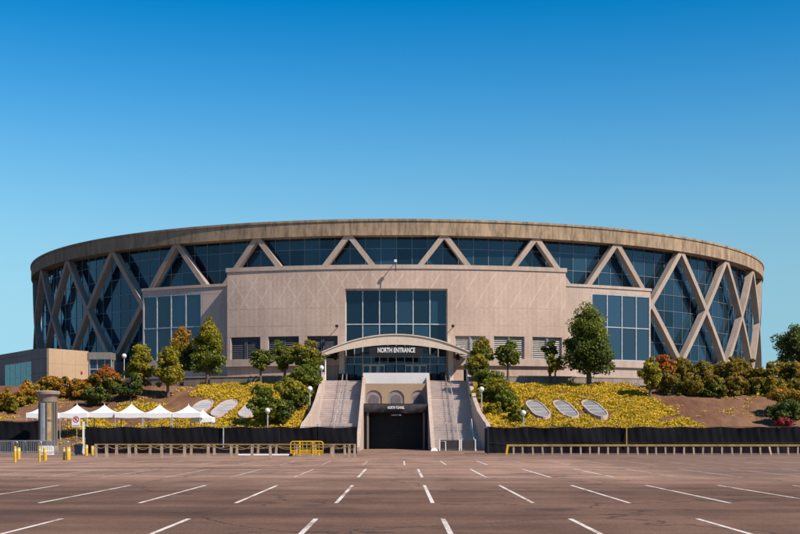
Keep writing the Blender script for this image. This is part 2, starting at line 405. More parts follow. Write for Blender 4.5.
class MB:
    """collects faces in world space; build() links them as one mesh object"""
    def __init__(s): s.v = []; s.f = []; s.m = []
    def face(s, pts, mi=0):
        i = len(s.v); s.v += [tuple(p) for p in pts]; s.f.append(tuple(range(i, i + len(pts)))); s.m.append(mi)
    def hexa(s, b, t, mi=0):
        """b, t: four bottom and four top corners, counter-clockwise seen from above"""
        i = len(s.v); s.v += [tuple(p) for p in b] + [tuple(p) for p in t]
        for q in ((3, 2, 1, 0), (4, 5, 6, 7), (0, 1, 5, 4), (1, 2, 6, 5), (2, 3, 7, 6), (3, 0, 4, 7)):
            s.f.append(tuple(i + k for k in q)); s.m.append(mi)
    def box(s, x0, x1, y0, y1, z0, z1, mi=0):
        s.hexa([(x0, y0, z0), (x1, y0, z0), (x1, y1, z0), (x0, y1, z0)], [(x0, y0, z1), (x1, y0, z1), (x1, y1, z1), (x0, y1, z1)], mi)
    def obox(s, c, ux, half, z0, z1, mi=0):
        """box centred at c (x, y), ux = heading of its long side in radians, half = (along, across)"""
        a = Vector((cos(ux), sin(ux))); b = Vector((-sin(ux), cos(ux)))
        cs = [Vector(c[:2]) + a * sx * half[0] + b * sy * half[1] for sx, sy in ((-1, -1), (1, -1), (1, 1), (-1, 1))]
        s.hexa([(p.x, p.y, z0) for p in cs], [(p.x, p.y, z1) for p in cs], mi)
    def arc(s, r0, r1, t0, t1, z0, z1, n=None, mi=0):
        """curved block about the arena's centre; angles in degrees, zero towards the camera"""
        if n is None: n = max(1, int(abs(t1 - t0) / 1.0))
        base = len(s.v)
        for k in range(n + 1):
            t = R(t0 + (t1 - t0) * k / n)
            for r, z in ((r1, z0), (r1, z1), (r0, z1), (r0, z0)):
                s.v.append((CX + r * sin(t), CY - r * cos(t), z))
        for k in range(n):
            a, b = base + 4 * k, base + 4 * k + 4
            for q in range(4):
                q2 = (q + 1) % 4
                s.f.append((a + q, b + q, b + q2, a + q2)); s.m.append(mi)
        s.f.append((base, base + 1, base + 2, base + 3)); s.m.append(mi)
        e = base + 4 * n
        s.f.append((e + 3, e + 2, e + 1, e)); s.m.append(mi)
    def tube(s, pts, rad, n=8, mi=0, cap=True):
        pts = [Vector(p) for p in pts]
        rads = rad if isinstance(rad, (list, tuple)) else [rad] * len(pts)
        base = len(s.v)
        prev = None
        for k, p in enumerate(pts):
            d = (pts[min(k + 1, len(pts) - 1)] - pts[max(k - 1, 0)]).normalized()
            if prev is None:
                u = d.cross(Vector((0, 0, 1)))
                if u.length < 1e-3: u = Vector((1, 0, 0))
            else:
                u = prev - d * prev.dot(d)
            u.normalize(); w = d.cross(u); prev = u
            for j in range(n):
                a = 2 * pi * j / n
                s.v.append(tuple(p + (u * cos(a) + w * sin(a)) * rads[k]))
        for k in range(len(pts) - 1):
            for j in range(n):
                a = base + k * n + j; b = base + k * n + (j + 1) % n
                s.f.append((a, b, b + n, a + n)); s.m.append(mi)
        if cap:
            s.f.append(tuple(base + j for j in reversed(range(n)))); s.m.append(mi)
            e = base + (len(pts) - 1) * n
            s.f.append(tuple(e + j for j in range(n))); s.m.append(mi)
    def lathe(s, c, prof, n=24, mi=0):
        """prof: (radius, z) from bottom to top"""
        base = len(s.v)
        for r, z in prof:
            for j in range(n):
                a = 2 * pi * j / n
                s.v.append((c[0] + r * cos(a), c[1] + r * sin(a), z))
        for k in range(len(prof) - 1):
            for j in range(n):
                a = base + k * n + j; b = base + k * n + (j + 1) % n
                s.f.append((a, b, b + n, a + n)); s.m.append(mi)
        s.f.append(tuple(base + j for j in reversed(range(n)))); s.m.append(mi)
        e = base + (len(prof) - 1) * n
        s.f.append(tuple(e + j for j in range(n))); s.m.append(mi)
    def prism(s, outline, y0, y1, mi=0):
        """outline in (x, z), extruded from y0 (front) to y1"""
        n = len(outline); base = len(s.v)
        s.v += [(x, y0, z) for x, z in outline] + [(x, y1, z) for x, z in outline]
        s.f.append(tuple(range(base, base + n))); s.m.append(mi)
        s.f.append(tuple(base + n + j for j in reversed(range(n)))); s.m.append(mi)
        for j in range(n):
            k = (j + 1) % n
            s.f.append((base + j, base + n + j, base + n + k, base + k)); s.m.append(mi)
    def build(s, name, mats, parent=None, smooth=False, fix=True):
        me = bpy.data.meshes.new(name)
        off = Vector((0, 0, 0))
        if parent is not None: off = WLOC.get(parent.name, Vector((0, 0, 0)))
        me.from_pydata([(v[0] - off.x, v[1] - off.y, v[2] - off.z) for v in s.v], [], s.f)
        if not isinstance(mats, (list, tuple)): mats = [mats]
        for mm in mats: me.materials.append(M[mm] if isinstance(mm, str) else mm)
        if len(mats) > 1: me.polygons.foreach_set('material_index', s.m)
        if fix:
            bm = bmesh.new(); bm.from_mesh(me)
            bmesh.ops.recalc_face_normals(bm, faces=bm.faces)
            bm.to_mesh(me); bm.free()
        if smooth:
            me.polygons.foreach_set('use_smooth', [True] * len(me.polygons))
            me.set_sharp_from_angle(angle=R(40))
        me.update()
        o = bpy.data.objects.new(name, me)
        COL.objects.link(o)
        if parent is not None:
            o.parent = parent
            WLOC[o.name] = off.copy()
        return o

def one(name, mats, fn, parent=None, smooth=False):
    b = MB(); fn(b); return b.build(name, mats, parent, smooth)

def struct(o):
    o['kind'] = 'structure'; return o

def copy_tree(o, loc, rz=None):
    c = o.copy(); COL.objects.link(c); c.location = loc
    if rz is not None: c.rotation_euler = (0, 0, rz)
    WLOC[c.name] = Vector(loc)
    for ch in list(o.children):
        d = ch.copy(); COL.objects.link(d); d.parent = c
        for g in list(ch.children):
            e = g.copy(); COL.objects.link(e); e.parent = d
    return c

def text_mesh(name, body, size, loc, mat, parent, width=None, extrude=0.03, bold=0.0, rx=90):
    cu = bpy.data.curves.new(name, 'FONT'); cu.body = body; cu.size = size
    cu.align_x = 'CENTER'; cu.align_y = 'CENTER'; cu.extrude = extrude; cu.offset = bold
    tmp = bpy.data.objects.new(name + '_curve', cu); COL.objects.link(tmp)
    dg = bpy.context.evaluated_depsgraph_get(); dg.update()
    me = bpy.data.meshes.new_from_object(tmp.evaluated_get(dg))
    bpy.data.objects.remove(tmp); bpy.data.curves.remove(cu)
    xs = [v.co.x for v in me.vertices]
    sx = 1.0 if width is None else width / (max(xs) - min(xs))
    off = WLOC.get(parent.name, Vector((0, 0, 0))) if parent else Vector((0, 0, 0))
    mat4 = Matrix.Translation(Vector(loc) - off) @ Matrix.Rotation(R(rx), 4, 'X') @ Matrix.Diagonal((sx, 1, 1, 1))
    me.transform(mat4)
    me.materials.clear(); me.materials.append(M[mat])
    o = bpy.data.objects.new(name, me); COL.objects.link(o)
    if parent: o.parent = parent
    return o

# ------------------------------------------------------------------ the lot and the hillside
b = MB()
b.face([(-2500, -300, 0), (2500, -300, 0), (2500, 4000, 0), (-2500, 4000, 0)])
lot = struct(b.build('parking_lot', 'asphalt', fix=False))

def stall(x, d0, d1, w=0.10, mat='line', lean=0.0):
    b = MB(); n = 6
    for k in range(n):
        a0 = d0 + (d1 - d0) * k / n; a1 = d0 + (d1 - d0) * (k + 1) / n
        b.face([(x - w / 2, a0, 0.004), (x + w / 2, a0, 0.004), (x + w / 2, a1, 0.004), (x - w / 2, a1, 0.004)])
    b.build('parking_line', mat, lot, fix=False)
for k in range(-6, 8): stall(-1.72 + 2.60 * k, 16.5, 24.8)
for k in range(-8, 10): stall(0.84 + 2.47 * k + (0.03 if k % 2 else -0.02), 30.4, 40.8)
for k in range(-9, 13):
    stall(0.88 + 2.55 * k, 48.2, 59.5, 0.11, 'line' if -1 <= k <= 3 else 'line_old')
for k in range(-10, 12): stall(0.25 + 2.3 * k, 67, 76.5, 0.09, 'line_old' if k not in (0, 1, 2) else 'line')
# the pale seam across the lot
b = MB()
x = -60.0
while x < 60:
    b.face([(x, 37.55 + 0.02 * sin(x), 0.008), (x + 3, 37.55 + 0.02 * sin(x + 3), 0.008), (x + 3, 37.63 + 0.02 * sin(x + 3), 0.008), (x, 37.63 + 0.02 * sin(x), 0.008)]); x += 3
b.build('pavement_seam', 'line_old', lot, fix=False)

HW = [(100, 9.9), (119, 9.9), (121.5, 9.5), (124, 9.0), (128, 8.62), (133, 8.5), (140, 8.5), (149, 8.6), (400, 8.6)]
def half_width(d):
    for (a, u), (c, w) in zip(HW, HW[1:]):
        if a <= d <= c: return u + (w - u) * (d - a) / (c - a)
    return 8.6
SL = 0.29
def ground_z(x, d):
    z = min(max(d - 120.0, 0) * SL, 7.5)
    if d < 121: z = max(0, (d - 119) * 0.1) if d > 119 else -0.05
    # soften top edge, little lumps
    z += 0.10 * sin(x * 0.7 + d * 0.3) * (1 if 123 < d < 145 else 0) + 0.06 * sin(x * 1.9 - d * 1.1) * (1 if 123 < d < 145 else 0)
    return z
for sg in (-1, 1):
    b = MB()
    ds = [118.5] + [119 + 0.9 * k for k in range(34)] + [152, 165, 190, 230, 300, 420]
    us = [0.0] + [0.9 * k for k in range(1, 62)] + [60, 70, 90, 130, 200]
    n = len(us)
    for d in ds:
        for u in us:
            x = CX + sg * (half_width(d) + 0.12 + u)
            b.v.append((x, d, ground_z(x, d)))
    for i in range(len(ds) - 1):
        for j in range(n - 1):
            a = i * n + j
            b.f.append((a, a + 1, a + n + 1, a + n)); b.m.append(0)
    o = struct(b.build('hillside', 'soil', smooth=True))

# terrace the arena stands on
b = MB(); b.arc(10, 74.5, -180, 180, 7.3, 8.2, 120)
terrace = struct(b.build('terrace', 'conc_grey'))

# ------------------------------------------------------------------ the arena
arena = thing('arena', (CX, CY, 8.2), 'huge round concrete arena with crossed diagonal braces and dark blue glass', 'arena')
RIM0, RIM1 = 27.6, 29.72
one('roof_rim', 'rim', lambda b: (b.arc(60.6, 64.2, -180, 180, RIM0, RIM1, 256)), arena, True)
b = MB()
b.arc(0.5, 60.9, -180, 180, 28.4, 29.0, 96)
b.build('roof', 'roof', arena)
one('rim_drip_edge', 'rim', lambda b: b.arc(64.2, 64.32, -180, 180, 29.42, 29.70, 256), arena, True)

STEP = 11.25
NZ_T, NZ_B = 27.75, 11.7
def brace(top, s):
    """one diagonal member from the rim down past two neighbours' crossings"""
    b = MB(); n = 12; off = 0.012 if s > 0 else 0.0
    r1, r0 = 63.95 + off, 63.0 + off * 2
    half = 0.42
    rows = []
    for k in range(n + 1):
        t = k / n
        th = top + s * STEP * t
        z = NZ_T + (NZ_B - NZ_T) * t
        dt = degrees(half / 63.0)
        rows.append([(th - dt, r1, z), (th + dt, r1, z), (th + dt, r0, z), (th - dt, r0, z)])
    for r in rows:
        for th, rr, z in r:
            b.v.append((CX + rr * sin(R(th)), CY - rr * cos(R(th)), z))
    for k in range(n):
        for q in range(4):
            q2 = (q + 1) % 4; a = 4 * k
            b.f.append((a + q, a + q2, a + 4 + q2, a + 4 + q)); b.m.append(0)
    b.f.append((0, 1, 2, 3)); b.m.append(0)
    b.f.append((4 * n + 3, 4 * n + 2, 4 * n + 1, 4 * n)); b.m.append(0)
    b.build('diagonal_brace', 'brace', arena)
tops = [STEP * (k + 0.5) for k in range(-9, 9)]
for t in tops:
    for s in (-1, 1): brace(t, s)
for k in range(-9, 10):
    t = STEP * (k + 0.5)
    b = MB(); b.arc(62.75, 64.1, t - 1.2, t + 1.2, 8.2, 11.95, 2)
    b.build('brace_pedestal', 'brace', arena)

# glass drum behind the braces
GR = 62.4
ROWS = [8.2, 10.0, 12.3, 14.6, 16.9, 19.2, 21.5, 23.8, 26.1, 28.3]
NP = 6
pane_mesh = {}
def pane_obj(parent, r, t0, t1, z0, z1, mat, thick=0.03, name='pane', jitter=0.25):
    w = 2 * r * sin(R((t1 - t0) / 2)) - 0.02; h = z1 - z0 - 0.02
    key = (round(w, 3), round(h, 3), mat)
    if key not in pane_mesh:
        mb = MB(); mb.box(-w / 2, w / 2, -thick / 2, thick / 2, -h / 2, h / 2)
        me = bpy.data.meshes.new('pane')
        me.from_pydata(mb.v, [], mb.f); me.materials.append(M[mat]); me.update()
        pane_mesh[key] = me
    o = bpy.data.objects.new(name, pane_mesh[key]); COL.objects.link(o)
    o.parent = parent
    off = WLOC[parent.name]
    tm = R((t0 + t1) / 2); rr = r * cos(R((t1 - t0) / 2))
    o.location = Vector((CX + rr * sin(tm), CY - rr * cos(tm), (z0 + z1) / 2)) - off
    o.rotation_euler = (R(random.uniform(-jitter, jitter)), 0, tm + R(random.uniform(-jitter, jitter)))
    return o
def mullion(b, r, t, z0, z1, w=0.07, dep=0.16):
    a = R(t); c = (CX + r * sin(a), CY - r * cos(a))
    b.obox(c, a, (w / 2, dep / 2), z0, z1)
for k in range(-9, 10):
    tc0 = STEP * k; t0, t1 = tc0 - STEP / 2, tc0 + STEP / 2
    b = MB()
    lowest = 20.0 if abs(k) <= 2 else 8.2
    for i in range(NP + 1 if k == 9 else NP):
        mullion(b, GR, t0 + (t1 - t0) * i / NP, lowest, 28.3)
    for z in ROWS[1:-1]:
        if z > lowest: b.arc(GR - 0.05, GR + 0.09, t0, t1, z - 0.035, z + 0.035, 6)
    bay = b.build('glazed_bay', 'mullion', arena)
    rows = [(z0, z1) for z0, z1 in zip(ROWS, ROWS[1:]) if z1 > lowest]
    if abs(k) <= 4:
        solo = [r for r in rows if r[0] >= (19.0 if abs(k) <= 2 else 12.0)]
    else:
        solo = []
    rest = [r for r in rows if r not in solo]
    for z0, z1 in solo:
        for i in range(NP):
            pane_obj(bay, GR, t0 + (t1 - t0) * i / NP, t0 + (t1 - t0) * (i + 1) / NP, z0 + 0.03, z1 - 0.03, 'glass')
    if rest:
        b = MB()
        for z0, z1 in rest:
            for i in range(NP):
                b.arc(GR - 0.015, GR + 0.015, t0 + (t1 - t0) * (i + 0.02) / NP, t0 + (t1 - t0) * (i + 0.98) / NP, z0 + 0.04, z1 - 0.04, 1)
        o = b.build('small_panes', 'glass', bay); o['kind'] = 'stuff'
# inside: seating bowl, concourse floors and columns seen through the glass
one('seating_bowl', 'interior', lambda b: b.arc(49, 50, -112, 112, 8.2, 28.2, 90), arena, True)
for z in (14.2, 20.4):
    one('concourse_floor', 'interior_pale', lambda b: b.arc(50.0, 60.9, -107, 107, z, z + 0.45, 80), arena)
for k in range(-18, 19):
    t = k * STEP / 2
    if abs(t) > 92: continue
    b = MB(); a = R(t); b.obox((CX + 58.0 * sin(a), CY - 58.0 * cos(a)), a, (0.28, 0.28), 8.2, 28.2)
    b.build('interior_column', 'interior_pale', arena)

# ---- the entrance block
EB = 71.5
EDGE, BAYS = 17.5, [17.5, 13.45, 9.4, 5.45]
TW = 5.11
block = MB()
for s in (-1, 1):
    A = lambda u, v: (min(s * u, s * v), max(s * u, s * v))
    block.arc(62.7, EB - 0.012, *A(TW, EDGE), 13.9, 22.3)
    block.arc(62.7, EB - 0.012, *A(TW, EDGE), 8.2, 11.1)
    for i in range(3):
        hi_, lo_ = BAYS[i], BAYS[i + 1]
        block.arc(69.5, EB - 0.012, *A(hi_ - 0.42, hi_), 11.1, 13.9)
        block.arc(69.5, EB - 0.012, *A(lo_, lo_ + 0.42), 11.1, 13.9)
    block.arc(69.5, EB - 0.012, *A(TW, 5.45), 11.1, 13.9)
block.arc(62.7, EB - 0.012, -TW, TW, 19.75, 22.3)
entrance = block.build('entrance_block', 'joint', arena)
WLOC[entrance.name] = Vector((CX, CY, 8.2))
def panel(t0, t1, z0, z1, g=0.03, r=EB, mat='wall', parent=None):
    gd = degrees(g / r)
    b = MB(); b.arc(r - 0.05, r, t0 + gd, t1 - gd, z0 + g, z1 - g)
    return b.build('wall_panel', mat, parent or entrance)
for s in (-1, 1):
    for i in range(3):
        hi_, lo_ = BAYS[i], BAYS[i + 1]
        if i == 2: lo_ = TW - 0.02
        a0, a1 = (min(s * hi_, s * lo_), max(s * hi_, s * lo_))
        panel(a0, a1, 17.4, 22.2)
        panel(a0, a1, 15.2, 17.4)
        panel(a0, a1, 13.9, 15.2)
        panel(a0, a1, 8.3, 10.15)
        hi2, lo2 = BAYS[i], BAYS[i + 1]
        for (u, v) in ((hi2 - 0.40, hi2), (lo2, lo2 + 0.40)):
            panel(min(s * u, s * v), max(s * u, s * v), 11.1, 13.9, 0.02)
        # two louvres in each opening
        mid = (hi2 + lo2) / 2
        for (u, v) in ((hi2 - 0.42, mid + 0.06), (mid - 0.06, lo2 + 0.42)):
            p0, p1 = min(s * u, s * v), max(s * u, s * v)
            b = MB(); b.arc(70.3, 70.5, p0, p1, 11.1, 13.9, 2)
            nz = 11
            for q in range(nz):
                z = 11.15 + 2.7 * q / nz
                base = len(b.v); n = 3
                for kk in range(n + 1):
                    t = R(p0 + 0.06 + (p1 - p0 - 0.12) * kk / n)
                    for rr, zz in ((71.22, z), (71.22, z + 0.03), (70.95, z + 0.24), (70.95, z + 0.21)):
                        b.v.append((CX + rr * sin(t), CY - rr * cos(t), zz))
                for kk in range(n):
                    a_, b_ = base + 4 * kk, base + 4 * kk + 4
                    for qq in range(4):
                        q2 = (qq + 1) % 4
                        b.f.append((a_ + qq, b_ + qq, b_ + q2, a_ + q2)); b.m.append(0)
            for (e0, e1) in ((p0, p0 + 0.07), (p1 - 0.07, p1)):
                b.arc(70.5, 71.28, e0, e1, 11.1, 13.9, 1)
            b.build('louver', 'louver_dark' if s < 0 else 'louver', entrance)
        b = MB(); b.arc(70.5, 71.4, mid - 0.06, mid + 0.06, 11.1, 13.9, 1); b.build('louver_post', 'frame', entrance)
    A0, A1 = min(s * 5.1, s * EDGE), max(s * 5.1, s * EDGE)
    one('sill_ledge', 'conc', lambda b: b.arc(71.3, 71.85, A0, A1, 10.2, 11.05), entrance)
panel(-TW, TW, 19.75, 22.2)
one('coping', 'conc', lambda b: b.arc(62.7, 71.62, -EDGE - 0.1, EDGE + 0.1, 22.2, 22.72), entrance)

# ---- lower wings
WR = 68.0
def wing(s):
    A = lambda u, v: (min(s * u, s * v), max(s * u, s * v))
    b = MB()
    b.arc(62.7, WR - 0.012, *A(EDGE, 22.1), 8.2, 20.9)
    b.arc(66.5, WR - 0.012, *A(22.1, 30.2), 20.15, 20.9)
    b.arc(62.7, WR - 0.012, *A(22.1, 30.2), 8.2, 11.35)
    b.arc(62.7, WR - 0.012, *A(30.0, 30.2), 11.35, 20.9)
    b.arc(62.7, 66.5, *A(22.1, 30.0), 20.5, 20.9)
    w = b.build('wing', 'joint', arena); WLOC[w.name] = Vector((CX, CY, 8.2))
    for (u, v) in ((EDGE + 0.55, 19.9), (19.9, 22.1)):
        for z0, z1 in ((8.3, 11.3), (11.3, 15.7), (15.7, 20.0)):
            panel(*A(u, v), z0, z1, r=WR, parent=w, mat='conc')
    for (u, v) in ((EDGE, 22.1), (22.1, 26.1), (26.1, 30.2)):
        panel(*A(u, v), 20.0 if u == EDGE else 20.17, 20.9, r=WR, parent=w, mat='conc')
    for (u, v) in ((22.1, 26.1), (26.1, 30.2)):
        panel(*A(u, v), 8.3, 10.4, r=WR, parent=w, mat='conc')
    one('coping', 'conc', lambda b: b.arc(62.7, WR + 0.12, *A(EDGE - 0.2, 30.3), 20.9, 21.25), w)
    one('sill_ledge', 'conc', lambda b: b.arc(67.5, WR + 0.3, *A(22.1, 30.3), 10.5, 11.4), w)
    b = MB()
    for i in range(5): mullion(b, WR - 0.1, s * (22.16 + (30.1 - 22.16) * i / 4), 11.4, 20.15, 0.13, 0.2)
    for z in (11.47, 15.8, 20.08): b.arc(WR - 0.2, WR - 0.02, *A(22.1, 30.15), z - 0.06, z + 0.06, 8)
    b.build('window_frame', 'frame', w)
    for i in range(4):
        t0 = 22.16 + (30.1 - 22.16) * i / 4; t1 = 22.16 + (30.1 - 22.16) * (i + 1) / 4
        for z0, z1 in ((11.5, 15.74), (15.86, 20.05)):
            pane_obj(w, WR - 0.12, *A(t0 + 0.04, t1 - 0.04), z0, z1, 'glass_clear')
    one('upper_floor', 'interior_pale', lambda b: b.arc(62.75, 66.9, *A(22.1, 30.0), 15.35, 15.7), w)
    for t in (23.5, 25.0, 26.4, 27.9, 29.2):
        b = MB(); a = R(s * t); b.obox((CX + 65.0 * sin(a), CY - 65.0 * cos(a)), a, (0.2, 0.2), 11.35, 20.5); b.build('interior_column', 'interior_pale', w)
    return w
wing(-1); wing(1)

# ---- entrance glazing and doors
ER = 70.55
b = MB()
def ang(x): return degrees(asin(x / ER))
cols6 = [-TW + 2 * TW * i / 6 for i in range(7)]
cols12 = [-TW + 2 * TW * i / 12 for i in range(13)]
for t in cols6: mullion(b, ER, t, 8.2, 19.75, 0.13, 0.22)
for t in cols12[1::2]: mullion(b, ER, t, 10.4, 12.9, 0.09, 0.2)
for z in (10.4, 11.3, 12.9, 15.4, 19.68): b.arc(ER - 0.1, ER + 0.12, -TW, TW, z - 0.06, z + 0.06, 12)
gl = b.build('entrance_glazing', 'frame', arena); WLOC[gl.name] = Vector((CX, CY, 8.2))
for i in range(6):
    for z0, z1 in ((15.46, 19.62), (12.96, 15.34)):
        pane_obj(gl, ER, cols6[i] + 0.05, cols6[i + 1] - 0.05, z0, z1, 'glass')
for i in range(12):
    for z0, z1 in ((10.46, 11.24), (11.36, 12.84)):
        pane_obj(gl, ER, cols12[i] + 0.04, cols12[i + 1] - 0.04, z0, z1, 'glass')
door_spans = []
for g0, g1 in ((-4.17, -1.40), (1.05, 3.85)):
    n = 3
    for i in range(n):
        a0, a1 = ang(g0 + (g1 - g0) * i / n), ang(g0 + (g1 - g0) * (i + 1) / n)
        b = MB()
        e = 0.10
        b.arc(ER - 0.05, ER + 0.13, a0 + 0.01, a0 + e, 8.22, 10.32, 1)
        b.arc(ER - 0.05, ER + 0.13, a1 - e, a1 - 0.01, 8.22, 10.32, 1)
        b.arc(ER - 0.05, ER + 0.13, a0 + e, a1 - e, 8.22, 8.45, 1)
        b.arc(ER - 0.05, ER + 0.13, a0 + e, a1 - e, 10.16, 10.32, 1)
        d = b.build('door', 'white', arena); WLOC[d.name] = Vector((CX, CY, 8.2))
        pane_obj(d, ER, a0 + e, a1 - e, 8.45, 10.16, 'glass')
        one('handle', 'steel', lambda b: b.arc(ER + 0.16, ER + 0.2, a1 - e - 0.06, a1 - e - 0.02, 9.0, 9.6, 1), d)
for g0, g1 in ((-6.25, -4.22), (-1.35, 1.0), (3.9, 6.25)):
    n = 2
    for i in range(n):
        a0, a1 = ang(g0 + (g1 - g0) * i / n), ang(g0 + (g1 - g0) * (i + 1) / n)
        pane_obj(gl, ER, a0 + 0.03, a1 - 0.03, 8.3, 10.34, 'glass')
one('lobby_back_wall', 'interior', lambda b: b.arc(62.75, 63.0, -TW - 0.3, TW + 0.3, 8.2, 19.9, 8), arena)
one('lobby_floor', 'interior_pale', lambda b: b.arc(63.0, 69.5, -TW + 0.03, TW - 0.03, 14.9, 15.3, 8), arena)
for s in (-1, 1):       # pale pilasters beside the doors
    one('pilaster', 'white_wall', lambda b: b.arc(71.45, 71.95, min(s * 5.15, s * 5.65), max(s * 5.15, s * 5.65), 8.2, 12.6, 2), arena)

# ---- arched canopy over the entrance
b = MB(); n = 36; HALF = 8.95; yF, yB = 145.7, 151.2
ring = []
for k in range(n + 1):
    u = -1 + 2 * k / n
    x = CX + u * HALF
    zt = 13.72 - 2.15 * u * u; zb = 12.42 - 1.40 * u * u
    back = CY - sqrt(EB ** 2 - (x - CX) ** 2) + 0.02
    ring.append([(x, yF, zb), (x, yF, zt - 0.16), (x, yF - 0.12, zt - 0.13), (x, yF - 0.12, zt), (x, back, zt), (x, back, zb + 0.35), (x, yF + 0.4, zb + 0.35), (x, yF + 0.4, zb)])
m = len(ring[0])
for r in ring: b.v += r
for k in range(n):
    for q in range(m):
        q2 = (q + 1) % m
        b.f.append((k * m + q, (k + 1) * m + q, (k + 1) * m + q2, k * m + q2)); b.m.append(0)
b.f.append(tuple(range(m))); b.m.append(0)
b.f.append(tuple(reversed([n * m + q for q in range(m)]))); b.m.append(0)
canopy = b.build('canopy', 'canopy', arena, True); WLOC[canopy.name] = Vector((CX, CY, 8.2))
for s in (-1, 1):
    one('canopy_post', 'white', lambda b: b.tube([(CX + s * 8.55, 146.1, 8.15), (CX + s * 8.55, 146.1, 11.6)], 0.09, 10), canopy, True)

# hanging entrance sign
sg = thing('entrance_sign', (CX, 146.6, 11.1), 'black hanging sign with white capitals under the arched canopy', 'sign')
one('sign_box', 'black', lambda b: b.box(PX(369.5, 146.4), PX(423, 146.4), 145.80, 146.10, 11.05, 12.30), sg)
text_mesh('lettering', 'NORTH ENTRANCE', 0.78, (PX(396.3, 145.8), 145.77, 11.74), 'white', sg, 4.5, 0.02, 0.022)
for x in (-2.9, 2.0):
    one('hanger', 'black', lambda b: b.box(x - 0.04, x + 0.04, 145.9, 146.0, 12.4, 12.75), sg)

for px, side in ((335.3, 'left'), (457.8, 'right')):
    x = PX(px, 150.6)
    yy = CY - sqrt(EB ** 2 - (x - CX) ** 2)
    l = thing('wall_lamp', (x, yy, 10.8), 'black wall lamp under the %s end of the entrance canopy' % side, 'lamp', 'wall lamps under the canopy')
    one('back_plate', 'black', lambda b: b.box(x - 0.16, x + 0.16, yy - 0.06, yy + 0.1, 10.95, 11.5), l)
    one('lamp_shade', 'black', lambda b: b.lathe((x, yy - 0.28), [(0.12, 10.85), (0.22, 10.95), (0.22, 11.55), (0.1, 11.68)], 14), l)
for px, side in ((337.0, 'left'), (452.7, 'right')):
    x = PX(px, 150.6); yy = CY - sqrt(EB ** 2 - (x - CX) ** 2)
    l = thing('floodlight', (x, yy, 14.6), 'small dark bracket floodlight on the wall %s of the big entrance window' % side, 'floodlight', 'floodlights beside the entrance window')
    one('bracket', 'black', lambda b: b.tube([(x, yy + 0.05, 14.9), (x, yy - 0.75, 15.05)], 0.05, 8), l)
    one('lamp_head', 'black', lambda b: b.box(x - 0.18, x + 0.18, yy - 1.05, yy - 0.7, 14.9, 15.2), l)
x = PX(395.6, 150.5); yy = CY - EB
l = thing('roof_floodlight', (x, yy, 22.7), 'white-headed floodlight on an arm over the middle of the entrance block', 'floodlight')
one('arm', 'steel', lambda b: b.tube([(x, yy + 0.4, 22.7), (x, yy + 0.4, 23.05), (x, yy - 1.25, 22.98)], 0.05, 8), l)
one('lamp_head', 'white', lambda b: b.box(x - 0.16, x + 0.16, yy - 1.45, yy - 1.1, 22.85, 23.15), l)
one('pole', 'black', lambda b: b.tube([(x, yy - 1.28, 21.7), (x, yy - 1.28, 22.86)], 0.05, 8), l)

